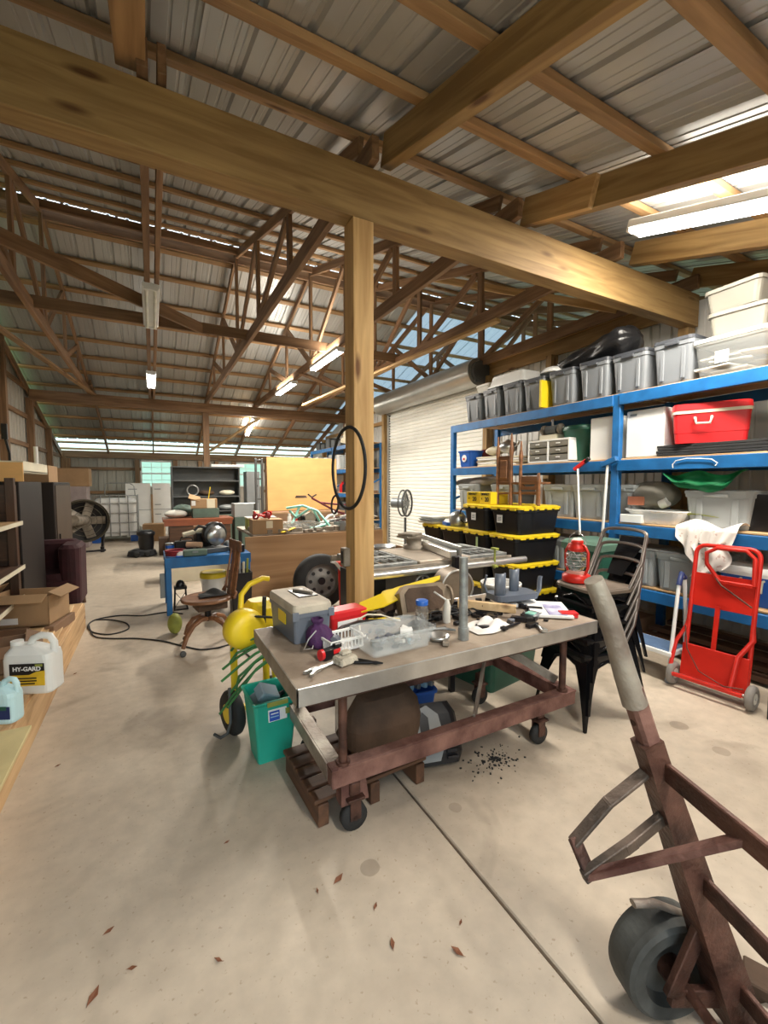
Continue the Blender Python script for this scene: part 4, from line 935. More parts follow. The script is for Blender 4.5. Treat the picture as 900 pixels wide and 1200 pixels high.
# oil-dry crumbs on the floor
b = MB(); random.seed(4)
for i in range(150):
    a, r = random.uniform(0, 6.28), abs(random.gauss(0, .07)); q = onz(578, 890, 0)
    x, y = q.x+r*math.cos(a)*1.5, q.y+r*math.sin(a); s_ = random.uniform(.003, .008); b.box((x, y, s_*.4), (s_*1.5, s_, s_*.8), rot=(0, 0, a), b=.0005)
o = b.build('spilled_crumbs', 'black_rubber'); tag(o, 'sprinkle of dark crumbs on the concrete beside the cart', 'crumbs', kind='stuff')
for i, (px, py, s_, rz) in enumerate([(397, 1031, .03, .4), (460, 1107, .022, 1.2), (536, 1116, .028, 2.0), (110, 1168, .03, 1.0), (128, 1092, .02, .3), (256, 1126, .018, 2.4), (155, 1136, .018, -.4), (440, 1063, .016, .7), (266, 988, .014, 0), (372, 1045, .012, 1.4), (540, 1082, .012, .5), (68, 898, .016, .1), (88, 790, .016, .2)]):
    q = onz(px, py, 0); b = MB()
    b.add([(-s_, 0, .003), (-s_*.2, s_*.45, .007), (s_, s_*.1, .010), (s_*.1, -s_*.45, .006), (0, 0, .002), (-s_*1.3, -.002, .004)], [(0, 4, 1), (4, 2, 1), (4, 3, 2), (0, 3, 4), (5, 0, 1)])
    o = b.build('dry_leaf', 'leaf_brown', None, (q.x, q.y, 0), (0, 0, rz)); o.scale = (.8, .8, .8)
    m_ = o.modifiers.new('s', 'SOLIDIFY'); m_.thickness = .0012
    tag(o, ['curled brown leaf beside the round floor stain', 'brown leaf fragment between the round stain and the floor joint', 'broad brown leaf beside the floor joint', 'long brown leaf at the bottom left of the floor',
            'brown leaf alone at the left of the floor, above the long one', 'brown leaf piece at the bottom edge, centre left', 'tiny brown leaf just above the long bottom left one', 'small leaf piece up and right from the broad joint leaf',
            'tiny leaf speck above the large faint stain', 'tiny leaf speck left of the round floor stain', 'tiny leaf speck beside the broad joint leaf', 'dark leaf scrap on the floor beside the yellow board', 'dark leaf scrap on the floor beside the white jug'][i], 'leaf', 'dry leaves on the floor')

# ================================================================== TABLE SAW
saw = thing('table_saw', 'cast iron table saw with slotted wings and a long front rail', 'table saw', (1.75, 2.74, 0)); SZ = .885
sw = M('saw_table')
MB().box((.31, .38, SZ), (.50, .68, .035)).build('table_top', sw, saw)
def grate(x0, x1, y0=.06, y1=.70):
    g = MB()
    for x in (x0+.012, x1-.012): g.bar((x, y0, SZ), (x, y1, SZ), .024, .03)
    for y in (y0+.01, y1-.01, (y0+y1)/2): g.bar((x0, y, SZ), (x1, y, SZ), .024, .03)
    k = 5
    for i in range(k):
        x = x0+(x1-x0)*(i+.5)/k; g.bar((x, y0, SZ-.003), (x, y1, SZ-.003), .008, .022)
    for i in range(4):
        y = y0+(y1-y0)*(i+.5)/4; g.bar((x0, y, SZ-.004), (x1, y, SZ-.004), .008, .02)
    return g.build('slotted_wing', 'galv_dull', saw)
grate(-.36, .05); grate(.57, .98)
MB().tube([(-.50, -.02, SZ-.045), (1.12, -.02, SZ-.045)], .028, 12).build('front_rail', 'aluminium', saw)
MB().bar((-.40, .03, SZ-.03), (1.0, .03, SZ-.03), .02, .05).bar((-.40, .74, SZ-.03), (1.0, .74, SZ-.03), .02, .05).build('rail_angle', 'dusty_metal', saw)
MB().bar((.33, -.03, SZ+.055), (.52, .82, SZ+.055), .06, .065).build('fence', 'aluminium', saw)
MB().bar((.40, -.03, SZ+.075), (.60, .82, SZ+.075), .02, .09).build('fence_face', 'steel_bright', saw)
MB().box((.34, -.06, SZ-.01), (.07, .05, .12)).cyl((.34, -.07, SZ-.05), (.36, -.09, SZ-.17), .011).build('fence_lever', 'black_metal', saw)
MB().box((.32, .38, .62), (.48, .52, .46)).build('cabinet', 'dark_grey_metal', saw)
for (x, y) in ((.06, .1), (.58, .1), (.06, .66), (.58, .66)): MB().bar((x, y, .42), (x+(.1 if x > .3 else -.1), y, 0), .04, .04).build('leg', 'dark_grey_metal', saw)
MB().torus((.10, .06, .72), .065, .010, axis='y').bar((.04, .06, .72), (.16, .06, .72), .012, .012).bar((.10, .06, .66), (.10, .06, .78), .012, .012).cyl((.10, .03, .72), (.10, .1, .72), .018).build('handwheel', 'galv_dull', saw)
MB().cyl((.12, .02, .60), (.30, .02, .60), .05).build('motor', 'grey_metal', saw)
q = thing('yellow_clamp', 'thin yellow clamp gripping the saw rail near its right end', 'clamp', (2.50, 2.70, SZ-.09)); MB().bar((0, 0, 0), (0, 0, .17), .016, .012).box((0, 0, .165), (.04, .06, .018)).box((0, 0, .02), (.04, .05, .016)).build('bar', 'olive', q)
t = thing('ribbon_strip', 'green and white tape strip taped on a black tote behind the saw', 'tape', (0, 0, 0))
for k, (x, y, w_, lb) in enumerate([(.30, .62, .22, 'lower flat dusty plate on the saw table'), (.28, .66, .18, 'upper flat dusty plate on the saw table')]):
    o = boxm('steel_plate', lb, 'plate', (w_, .16, .02), (1.95+x*.5, 3.38, SZ+.02+.10+.022*k), 'dusty_metal', rz=.2+.3*k); 
t2_ = thing('router_body', 'dusty round router under the flat plates at the back of the saw', 'router', (2.12, 3.36, SZ+.02)); MB().lathe([(.10, 0), (.10, .03), (.07, .035), (.07, .09), (.09, .098)], n=20).build('body', 'dusty_metal', t2_); MB().tube([(.09, 0, .05), (.15, -.02, .05)], .018).build('knob', 'off_white', t2_)
bpy.data.objects.remove(t)
# white bucket and belt housing under the saw at the right
bucket('paint_bucket', 'paint-spattered white bucket behind the grey bracket', .13, .15, .36, mat('spattered', (.75, .74, .70), .5, 0, .0, 18, .1, col2=(.35, .34, .32)), (2.40, 2.52, .362), rim='white_plastic', handle=True)
t = bpy.data.objects['paint_bucket']

t = thing('belt_guard', 'round tan sheet metal guard standing behind the stake pipe', 'guard', (1.86, 2.40, .76), R(-10))
MB().cyl((0, -.03, .02), (0, .12, .02), .12, n=28).build('drum', 'tan_metal', t); MB().torus((0, -.035, .02), .12, .008, axis='y').build('rim', 'aluminium', t); MB().bar((0, .1, -.1), (0, .1, -.45), .05, .05).bar((0, .04, -.1), (0, .04, -.76), .04, .04).build('stand', 'black_metal', t)
bucket('white_pail', 'white pail with a yellow lid beside the timber post behind the cart', .12, .14, .33, 'white_plastic', (1.55, 2.62, .36), 'pail', lid='yellow_plastic', handle=True)
boxm('dark_stool_box', 'dark box under the white pail behind the post', 'box', (.32, .3, .355), (1.55, 2.62, 0), 'black_plastic')
# carton and bowls behind the post, left of the saw fence
t = thing('cardboard_tray', 'open cardboard tray of metal bowls just right of the timber post', 'box', (2.08, 4.05, .62)); 
b = MB().box((0, 0, .01), (.62, .36, .02)); 
for s in (-1, 1): b.box((0, s*.17, .10), (.62, .012, .2)); b.box((s*.305, 0, .10), (.012, .34, .2))
b.build('tray', 'cardboard', t)
for k, x in enumerate((-.16, .10)): MB().lathe([(.06, 0), (.11, .04), (.13, .08), (.125, .08), (.055, .01), (.001, .01)], (x, 0, .14), n=24, caps=(True, False)).build('bowl', 'steel_bright', t)
boxm('tray_stand', 'low dark crate carrying the cardboard tray beside the post', 'crate', (.66, .4, .615), (2.08, 4.05, 0), 'black_plastic')
t = thing('pedestal_fan', 'small dark drum fan in front of the roller door', 'fan', (3.95, 6.55, 0), R(35)); t.scale = (.9, .9, .95)
MB().cyl((0, 0, 0), (0, 0, .03), .22, n=24).cyl((0, 0, .03), (0, 0, .95), .025).build('stand', 'dark_grey_metal', t); MB().torus((0, -.04, 1.22), .24, .02, axis='y').torus((0, .05, 1.22), .24, .015, axis='y').build('cage', 'dark_grey_metal', t)
b = MB()
for k in range(18): a = 2*PI*k/18; b.bar((.05*math.cos(a), -.06, 1.22+.05*math.sin(a)), (.24*math.cos(a), -.04, 1.22+.24*math.sin(a)), .006, .006)
b.build('grille', 'dark_grey_metal', t)['kind'] = 'stuff'
for k in range(4): a = PI/2*k; MB().box((.11*math.cos(a), 0, 1.22+.11*math.sin(a)), (.16, .01, .10), rot=(0, -a, 0)).build('blade', 'galv_dull', t)
MB().cyl((0, .0, 1.22), (0, .28, 1.22), .09).build('motor', 'grey_metal', t)

# ================================================================== BLACK AND YELLOW TOTES
def byt(label, loc, sx=.42, rz=0, tapes=True):
    t = thing('black_tote', label, 'tote', loc, rz, 'black totes with yellow lids'); w_, d, h = .42, .64, .285
    b = MB(); b.rr([(0, d*.84, w_*.80, .04), (h*.78, d*.93, w_*.92, .04), (h*.79, d*.97, w_*.97, .04), (h-.03, d*.97, w_*.97, .04)]); b.build('body', 'black_plastic', t)
    l = MB().rr([(h-.032, d*.99, w_, .05), (h-.012, d, w_*1.01, .05), (h-.008, d*.96, w_*.95, .05), (h, d*.9, w_*.86, .05)])
    for i in range(5): l.box((-d*.35+i*d*.175, -w_/2, h-.034), (d*.10, .012, .018)); 
    for i in range(3): l.box((-d/2, -w_*.3+i*w_*.3, h-.034), (.012, w_*.18, .018))
    l.build('lid', 'yellow_plastic', t); return t
def labelled(t, x=-.30, y=0.0, tall=.08):
    MB().box((-.308, y, .15), (.004, .075, tall)).build('paper_label', 'paper_white', t)
    for k in range(3): MB().box((-.311, y, .135+.015*k), (.002, .045, .004)).build('label_line', 'ink', t)
PX, PY = 3.42, 3.26; p0_ = byt('bottom black tote of the stack nearest the rack, yellow lid half hidden by the cart', (PX, PY, .13))
tz = [.13+i*.288 for i in range(4)]
lbs = ['second black tote from the floor in the stack nearest the rack', 'third black tote from the floor in the stack nearest the rack', 'top black tote of the stack nearest the rack, under the carved chair']
for i in (1, 2, 3):
    o = dup(p0_, (PX+.01*(i % 2), PY, tz[i]), R([0, 1, -1, 2][i]), lbs[i-1])
    if i == 3: labelled(o, y=.06)
col2 = ['bottom black tote of the middle stack', 'second black tote from the floor in the middle stack', 'third black tote in the middle stack, with a green tape strip', 'top black tote of the middle stack, under the yellow boxes']
for i in range(4):
    o = dup(p0_, (PX, PY+.435, tz[i]), R([1, -1, 0, -2][i]), col2[i])
    if i == 3: labelled(o, y=0)
    if i == 2: MB().box((-.308, -.05, .13), (.004, .03, .17)).build('tape_strip', mat('lime_tape', (.55, .72, .35), .6), o)
for j in range(2):
    for i in range(3):
        dup(p0_, (PX+.02*j, PY+.435*(2+j), tz[i]), R(i-1), '%s black tote of the %s three-high stack toward the roller door' % (['bottom', 'middle', 'top'][i], ['nearer', 'farther'][j]))
for j in range(4): boxm('dark_platform', 'low dark platform under the %s stack of black totes from the rack' % words[j], 'platform', (.62, .40, .128), (PX, PY+.435*j, 0), 'black_plastic')
zt = tz[3]+.287
for k in range(2):
    t = thing('yellow_tool_box', 'yellow tool carton on the black totes, the %s one' % ['one nearer the carved chair,', 'farther'][k] if 0 else ['yellow battery tool carton on the black totes, beside the carved chair', 'yellow battery tool carton at the door end of the black totes'][k], 'box', (PX-.12, PY+.435+[-.10, .12][k], zt), R([-3, 4][k]), 'yellow cartons on the black totes')
    MB().box((0, 0, .065), (.24, .19, .13), b=.003).build('carton', 'yellow_plastic', t); MB().box((0, 0, .131), (.2, .004, .001)).build('seam', 'ink', t)
    text('brand_text', 'DEWALT', .032, (-.122, .0, .105), (PI/2, 0, -PI/2), 'ink', t, bold=.0012); text('carton_text', '20', .065, (-.122, -.03, .048), (PI/2, 0, -PI/2), 'ink', t, bold=.0012)
    text('carton_text', 'V', .03, (-.122, .055, .055), (PI/2, 0, -PI/2), 'ink', t)
t = thing('kettle_pot', 'silver lidded pot at the door end of the black totes', 'pot', (PX-.18, PY+.435*2+.02, tz[2]+.287))
MB().lathe([(.09, 0), (.10, .02), (.10, .12), (.07, .16), (.02, .18), (.001, .185)], n=24).build('body', 'steel_bright', t)
MB().torus((-.02, -.16, .14), .09, .008, axis='x').build('handle_ring', 'black_metal', t)
t = thing('blue_clog', 'blue and white plastic sled shape beside the silver pot', 'tray', (PX-.17, PY+.435*1.55, tz[2]+.288)) if 0 else thing('blue_case', 'blue and white oval case on the totes in front of the silver pot', 'case', (PX-.21, PY+.435*2.35, tz[2]+.288), R(70))
MB().rr([(0, .26, .12, .05), (.04, .26, .12, .05)]).build('base', 'blue_plastic', t); MB().rr([(.041, .22, .09, .04), (.07, .16, .06, .03)]).build('top', 'white_plastic', t)
t = thing('grey_trays', 'stack of pale plastic trays at the far end of the black totes', 'trays', (PX-.15, PY+.435*3.2, tz[2]+.288), R(8))
for k in range(3): MB().rr([(.03*k, .34-.02*k, .3-.02*k, .03), (.03*k+.025, .38-.02*k, .34-.02*k, .03)]).build('tray', ['off_white', 'tote_light', 'white_plastic'][k], t)
# carved oak chair lying on the totes
t = thing('carved_chair', 'old carved oak chair perched on top of the black totes', 'chair', (PX-.12, PY+.01, zt+.002), R(-90+6)); t.scale = (1.1, 1.1, 1.12)
wc = W_CHAIR
def spindle(x, y, z0, z1, r=.014, name='spindle'):
    n = 16; pr = []
    for i in range(n+1):
        f = i/n; pr.append((r*(1+.35*math.sin(f*19)*(.3 if f < .75 else 1))*(1 if f < .93 else 1-(f-.93)*9), z0+(z1-z0)*f))
    return MB().lathe(pr, (x, y, 0), n=12).build(name, wc, t)
spindle(-.22, 0, 0, .64, .016, 'back_post'); spindle(-.06, 0, 0, .66, .017, 'back_post'); spindle(.05, 0, 0, .58, .015, 'back_post')
MB().box((-.14, 0, .32), (.125, .018, .22), b=.006).box((-.14, -.012, .33), (.085, .012, .17), b=.005).build('back_panel', wc, t)
MB().box((-.14, 0, .20), (.16, .02, .03)).box((-.14, 0, .44), (.15, .02, .03)).build('back_rail', wc, t)
MB().box((.14, 0, .235), (.20, .02, .05)).prism([(.04, .14), (.24, .14), (.24, .22), (.20, .17), (.10, .17), (.05, .21)], 'y', -.01, .01).build('front_rail', wc, t)
for x, y in ((.25, 0), (.12, .16), (-.2, .18)): spindle(x, y, 0, .29, .014, 'leg')
MB().bar((-.22, 0, .10), (.25, 0, .12), .016, .018).bar((-.2, .18, .10), (.12, .16, .1), .014, .014).build('stretcher', wc, t)
MB().box((.02, .09, .20), (.44, .2, .02), b=.004).build('seat', wc, t)

# ================================================================== METAL CHAIR STACK
def metal_chair(label, loc, rz):
    """stamped steel cafe chair; faces local -X"""
    t = thing('metal_chair', label, 'chair', loc, rz, 'stacked black metal chairs')
    m = mat('gloss_black', (.012, .012, .014), .22, .6, .2, 6); s = .175; zs = .45
    MB().rr([(zs-.03, .36, .36, .05), (zs-.012, .365, .365, .05), (zs, .35, .35, .05), (zs-.004, .3, .3, .05)]).build('seat', m, t)
    MB().rr([(zs-.07, .33, .33, .04), (zs-.03, .35, .35, .05)]).build('apron', m, t)
    for (x, y) in ((-1, -1), (-1, 1), (1, -1), (1, 1)):
        b = MB(); rings = []
        for f, w_ in ((0, .016), (.25, .028), (.6, .055), (.85, .085), (1, .12)):
            z = f*(zs-.05); ox, oy = x*(.225-.06*f), y*(.225-.06*f)
            rings.append([Vector((ox, oy, z)), Vector((ox-x*w_, oy, z)), Vector((ox-x*w_*.8, oy-y*.010, z)), Vector((ox-x*.014, oy-y*.014, z)), Vector((ox-x*.010, oy-y*w_*.8, z)), Vector((ox, oy-y*w_, z))])
        b.loft(rings, smooth=False); b.build('leg', m, t)
    for s_ in (-1, 1):      # arch between legs
        MB().tube([(-.15, s_*.17, .28), (-.09, s_*.165, .36), (0, s_*.165, .39), (.09, s_*.165, .36), (.15, s_*.17, .28)], .012, 6).build('side_arch', m, t)
        MB().tube([(s_*.17, -.15, .28), (s_*.165, -.09, .36), (s_*.165, 0, .39), (s_*.165, .09, .36), (s_*.17, .15, .28)], .012, 6).build('side_arch', m, t)
    pts = [(.10, -.175, zs-.01), (.19, -.185, zs+.16)]
    for i in range(11):
        a = PI*i/10; pts.append((.24+.035*math.sin(a), -.17*math.cos(a), zs+.31+.045*math.sin(a)**.5))
    pts += [(.19, .185, zs+.16), (.10, .175, zs-.01)]
    MB().tube(pts, .0115, 8).build('back_frame', mat('tube_steel', (.22, .19, .17), .35, .7, .15, 8), t)
    MB().prism([(-.06, zs-.0), (.06, zs), (.10, zs+.30), (-.10, zs+.30)], 'x', .0, .006).build('back_splat', m, t, (0, 0, 0))
    o = [c for c in t.children if c.name.startswith('back_splat')][0]; 
    o.rotation_euler = (0, R(34), 0); o.location = (.16-.25, 0, .06) if 0 else (-.085, 0, .125); 
    return t
ch0 = metal_chair('bottom chair of the black metal stack, its legs on the floor', (2.50, 1.82, 0), R(-8))
clb = ['second chair from the bottom of the black metal stack', 'third chair from the bottom of the black metal stack', 'fourth chair from the bottom of the black metal stack', 'top chair of the black metal stack, red lantern on its seat']
for i in range(1, 5): o_top = dup(ch0, (2.50+.022*i, 1.82+.004*i, .097*i), R(-8+i % 2), clb[i-1])
SEATZ = .45+.097*4
for c_ in o_top.children:
    if c_.name.startswith('seat'):
        me_ = c_.data.copy(); me_.materials[0] = mat('seat_dusty', (.24, .19, .15), .45, .4, .15, 6); c_.data = me_; c_['label'] = 'dusty brown seat pan'
t = thing('red_lantern', 'red oil lantern with a glass globe on the stacked metal chairs', 'lantern', (2.52, 1.93, SEATZ+.003)); t.scale = (1.2, 1.2, 1.25)
MB().lathe([(.07, 0), (.075, .01), (.075, .035), (.05, .05), (.03, .055)], n=24).build('tank', 'red_paint', t); MB().lathe([(.068, .036), (.05, .052), (.03, .057)], n=24).build('tank_top', mat('pink_faded', (.62, .28, .22), .5), t)
MB().lathe([(.03, .058), (.05, .085), (.055, .11), (.045, .15), (.032, .165)], n=20).build('globe', 'glass_clear', t)
MB().lathe([(.035, .163), (.05, .17), (.048, .19), (.03, .205), (.034, .21), (.03, .225), (.001, .228)], n=20).build('hood', 'red_paint', t); MB().lathe([(.03, .2255), (.02, .235), (.001, .236)], n=20).build('cap', 'off_white', t)
for s in (-1, 1): MB().tube([(0, s*.055, .045), (0, s*.072, .08), (0, s*.072, .16), (0, s*.05, .195), (0, s*.03, .2)], .008, 8).build('side_tube', 'red_paint', t)
MB().tube([(0, -.06, .18), (0, -.05, .24), (0, 0, .275), (0, .05, .24), (0, .06, .18)], .002, 6).build('bail', 'steel_bright', t)
wx = MB()
for k in range(3): wx.torus((0, 0, .09+.03*k), .056, .0018)
for k in range(4): a = PI/4*k; wx.tube([(math.cos(a)*.058, math.sin(a)*.058, .07), (math.cos(a+1)*.058, math.sin(a+1)*.058, .155)], .0018, 5)
wx.build('globe_guard', 'steel_bright', t)
# green bin and dark sheet behind the chairs
t = thing('green_lidded_bin', 'green lidded bin standing between the chairs and the rack', 'bin', (3.50, 2.50, 0), R(4)); t.scale = (1, .70, 1.32)
MB().rr([(0, .34, .40, .04), (.70, .44, .52, .05)]).build('body', 'green_bin', t); MB().rr([(.70, .47, .56, .05), (.74, .47, .56, .05), (.76, .42, .5, .05)]).build('lid', mat('faded_green', (.10, .19, .14), .5), t)
for y in (-.12, .12): MB().box((-.21, y, .35), (.03, .02, .62), rot=(0, R(-4), 0)).build('rib', 'green_bin', t)
# step stool
t = thing('step_stool', 'white folding step stool with a blue tread and two tall hoops', 'stool', (3.52, 2.03, 0)); t.scale = (1.05, 1.08, 1.05)
MB().box((0, 0, .205), (.26, .50, .03)).build('tread_frame', 'white_metal', t); MB().box((0, 0, .222), (.22, .45, .006)).build('tread', mat('blue_tread', (.10, .17, .30), .7, 0, .1, 20, .3), t)
for y in (-.235, .235):
    MB().tube([(-.12, y, .0), (-.10, y, .19), (-.06, y, .5), (-.03, y, .72), (0, y, .78), (.04, y, .74), (.07, y, .5), (.10, y, .0)], .0125, 10).build('hoop', 'white_metal', t)
    MB().tube([(-.035, y, .70), (-.0, y, .785), (.04, y, .745)], .018, 10).build('grip', 'navy', t)
for y in (-.235, .235):
    for x in (-.12, .10): MB().cyl((x, y, 0), (x, y, .03), .019).build('foot', 'grey_plastic', t)
MB().bar((-.07, -.235, .45), (-.07, .235, .45), .008, .02).build('spreader', 'black_metal', t) if 0 else None

# ================================================================== RED HAND TRUCK (against the rack)
t = thing('red_hand_truck', 'bright red hand truck with grey tyres parked by the rack', 'hand truck', (3.47, 1.52, 0), R(5)); rp = 'red_paint'
lean = .15
def L_(y, z, dx=0): return (z*lean+dx, y, z)
MB().tube([L_(.19, .12), L_(.19, .9)]+[L_(s_*(.13+.06*math.cos(a)), .985+.06*math.sin(a)) for s_, aa in ((1, (0, .4, .8, 1.2, 1.57)), (-1, (1.57, 1.2, .8, .4, 0))) for a in aa]+[L_(-.19, .9), L_(-.19, .12)], .015, 10).build('outer_frame', rp, t)
MB().tube([L_(.02, .80, -.02), L_(.10, .92, -.05), L_(.10, 1.0, -.07), L_(.04, 1.04, -.07), L_(-.12, 1.04, -.05), L_(-.17, .99, -.04), L_(-.175, .80, -.02)], .014, 10).build('handle_loop', rp, t)
MB().bar(L_(.02, .80, -.02), L_(-.175, .80, -.02), .024, .024).build('cross_bar', rp, t)
MB().add([L_(.19, .60), L_(-.19, .60), L_(-.19, .84), L_(.19, .84), (.6*lean+.01, .19, .60), (.6*lean+.01, -.19, .60), (.84*lean+.01, -.19, .84), (.84*lean+.01, .19, .84)], [(0, 1, 2, 3), (4, 7, 6, 5), (0, 3, 7, 4), (1, 5, 6, 2), (0, 4, 5, 1), (3, 2, 6, 7)]).build('back_plate', rp, t)
MB().bar(L_(.02, .62), L_(.02, .22), .03, .012, up=(1, 0, 0)).build('centre_strap', rp, t)
for s in (-1, 1): MB().tube([L_(s*.19, .50), L_(s*.20, .44), L_(s*.24 if s > 0 else s*.14, .32, -.05), L_(s*.245 if s > 0 else s*.13, .10, -.10)], .018, 8, flat=.7).build('side_strut', rp, t)
MB().box((.0, 0, .19), (.012, .40, .26), rot=(0, R(8), 0)).build('lower_plate', rp, t)
MB().bar((-.1, -.20, .10), (-.1, .24, .10), .025, .025).bar(L_(-.19, .30), L_(.19, .30), .02, .02).build('cross_bar', rp, t)
MB().cyl((-.04, -.26, .085), (-.04, .26, .085), .009).build('axle', 'steel_bright', t)
for s in (-1, 1):
    w_ = MB().torus((-.04, s*.235, .085), .060, .026, axis='y', flat=1.0).build('wheel', mat('tyre_grey', (.22, .20, .18), .8, 0, .15, 10), t); MB().cyl((-.04, s*.235-.02, .085), (-.04, s*.235+.02, .085), .038).build('wheel_hub', 'off_white', w_)
MB().tube([L_(.05, .83, -.03), L_(0, .78, -.05), L_(-.18, .66, -.03)], .006, 6).build('strap', 'rust_dark', t)
MB().tube([L_(.19, .45, -.05), L_(.15, .3, -.09), L_(.05, .18, -.13), L_(-.1, .13, -.13), L_(-.2, .14, -.1)], .004, 6).build('cord', 'rust_dark', t)
MB().box((-.16, 0, .02), (.20, .36, .008)).build('toe_plate', rp, t) if 0 else None
# dark folded chairs at the right edge
t = thing('black_rack', 'black slatted object cut by the right edge of the picture', 'crate', (3.42, 1.10, 0))
MB().bar((0, .07, 0), (0, .07, .75), .03, .03).bar((0, -.25, 0), (0, -.25, .75), .03, .03).build('upright', 'black_plastic', t)
for k in range(9): MB().box((0, -.09, .06+.08*k), (.05, .34, .022)).build('slat', 'black_plastic', t)
MB().box((-.02, .0, .70), (.02, .12, .02)).build('tag', 'paper_white', t)

# ================================================================== OLD RUSTY HAND TRUCK (foreground)
t = thing('rusty_hand_truck', 'old rusty hand truck with wooden grips filling the right foreground', 'hand truck', (1.37, .505, 0), R(-19.9)); rd = 'rust_dark'
hx, hz = -.466, 1.27
def Hh(f, y=0, off=0): return Vector((hx*f+off, y, .05+(hz-.05)*f))
for y in (0, -.45):
    b = MB()
    # channel rail, wider toward the foot
    rings = []
    for f, w_, d in ((0, .088, .095), (.25, .070, .075), (.62, .052, .055), (.66, .052, .055)):
        c_ = Hh(f, y); dd, sd, uu = _basis(Hh(1)-Hh(0), Vector((1, 0, 0))); rings.append([c_+sd*w_/2+uu*d/2, c_-sd*w_/2+uu*d/2, c_-sd*w_/2-uu*d/2, c_+sd*w_/2-uu*d/2])
    b.loft(rings, smooth=False); b.build('rail', rd, t)
    MB().bar(Hh(.60, y, .004), Hh(.78, y, .004), .045, .045, b=.008).build('socket', 'rust_red_frame', t)
    pr = [Hh(.74, y), Hh(.80, y), Hh(.88, y, .004), Hh(.95, y, .004), Hh(1.0, y, -.002)]
    MB().tube(pr, [.030, .0275, .0245, .0245, .0225], 14).build('grip', 'worn_pipe', t)
    MB().lathe([(.009, 0), (.009, .012)], tuple(Hh(.70, y, -.022)), axis='x', n=10).build('bolt', rd, t)
for z, nm in ((.61, 'cross_bar'), (.355, 'cross_bar'), (.10, 'cross_bar')):
    MB().bar(Hh(z-.01, -.01, .012), Hh(z-.01, -.44, .012), .016, .048, b=.003).build(nm, 'rust_dark', t)
# D shaped skid straps behind the rails
def flatbar(pts, wv, th, m, name):
    b = MB(); pts = [Vector(p) for p in pts]; e_ = (pts[-1]-pts[-2]).normalized()*.004; pts[-1] = pts[-1]+e_
    if m == 'worn_pipe': m = mat('strap_iron', (.07, .055, .045), .5, .4, .2, 10, .4, col2=(.20, .15, .12))
    for a, c in zip(pts[:-1], pts[1:]): d_ = (c-a).normalized()*th*.6; b.bar(a-d_, c+d_, wv, th, b=.002)
    return b.build(name, m, t)
flatbar([Vector((-.285, .01, .77)), Vector((-.40, .012, .69)), Vector((-.487, .012, .60))], .034, .010, 'worn_pipe', 'skid_strap')
flatbar([Vector((-.487, .012, .60)), Vector((-.475, -.03, .55))], .034, .012, rd, 'skid_strap')
flatbar([Vector((-.475, -.03, .55)), Vector((-.36, -.02, .60)), Vector((-.235, -.0, .655))], .02, .03, 'worn_pipe', 'skid_strap')
flatbar([Vector((-.475, -.03, .545)), Vector((-.262, -.22, .775))], .028, .016, 'rust_red_frame', 'skid_strap')
# wheels, fender, axle, toe plate
for y in (.085, -.535):
    w_ = MB().lathe([(.04, -.02), (.085, -.02), (.095, -.05), (.128, -.052), (.139, -.044), (.1425, -.028), (.1425, .028), (.139, .044), (.128, .052), (.095, .05), (.085, .02), (.04, .02)], (-.155, y, .142), n=48, axis='y', smooth=False).build('wheel', mat('worn_iron_wheel', (.05, .05, .045), .7, .1, .35, 8, .15, col2=(.10, .105, .10)), t); MB().cyl((-.155, y-.06, .142), (-.155, y+.06, .142), .035).build('wheel_hub', rd, w_)
    MB().tube([(-.26, y*.95, .325), (-.19, y*.95, .315), (-.10, y*.93, .27), (-.04, y*.93, .21)], .014, 8, flat=.6).build('fender_strap', 'worn_pipe', t)
MB().cyl((-.155, .10, .142), (-.155, -.56, .142), .014).build('axle', rd, t)
for y in (.0, -.45): MB().bar((-.205, y, .137), (-.02, y, .10), .02, .05).bar((-.205, y, .137), (-.12, y, .33), .02, .04).build('axle_bracket', rd, t)
MB().box((.09, -.22, .012), (.20, .50, .012), b=.003).build('toe_plate', 'worn_pipe', t); MB().bar((.0, .02, .035), (.0, -.46, .035), .012, .06).build('toe_bar', rd, t)
o = boxm('wood_block', 'small brown wood block on the floor beyond the rusty hand truck', 'block', (.09, .07, .05), tuple(onz(888, 1160, 0)), 'dirty_brown', rz=.4)

# ================================================================== HOOP ON THE POST, CORDS
o = MB().torus((0, 0, 0), .26, .011, axis='x', n=48).build('rubber_hoop', 'black_rubber', None, (1.112, 2.56, 1.60)); tag(o, 'thin dark hoop hanging against the side of the timber post', 'hoop')
o = MB().torus((0, 0, 0), .06, .007, axis='x', n=32).build('cable_loop', 'black_rubber', None, (1.085, 2.72, 1.36), (0, .1, 0)); tag(o, 'small black cable loop hanging low inside the big hoop', 'cable')
t = thing('outlet_box', 'small metal outlet box on the side of the timber post', 'outlet', (1.1085, 2.60, 1.02)); MB().box((0, 0, 0), (.045, .07, .12)).build('box', 'dusty_metal', t); MB().box((-.024, 0, 0), (.004, .03, .08)).build('face', 'black_plastic', t)
def floorcord(name, label, pix, r=.007, m='black_rubber', z=0):
    pts = [onz(x, y, 0)+Vector((0, 0, r)) for x, y in pix]; out = []
    for i in range(len(pts)-1):     # catmull-rom
        p0, p1, p2, p3 = pts[max(i-1, 0)], pts[i], pts[i+1], pts[min(i+2, len(pts)-1)]
        for k in range(6):
            u = k/6; out.append(.5*((2*p1)+(p2-p0)*u+(2*p0-5*p1+4*p2-p3)*u*u+(3*p1-p0-3*p2+p3)*u**3))
    out.append(pts[-1]); o = MB().tube(out, r, 6).build(name, m); tag(o, label, 'cord'); return o
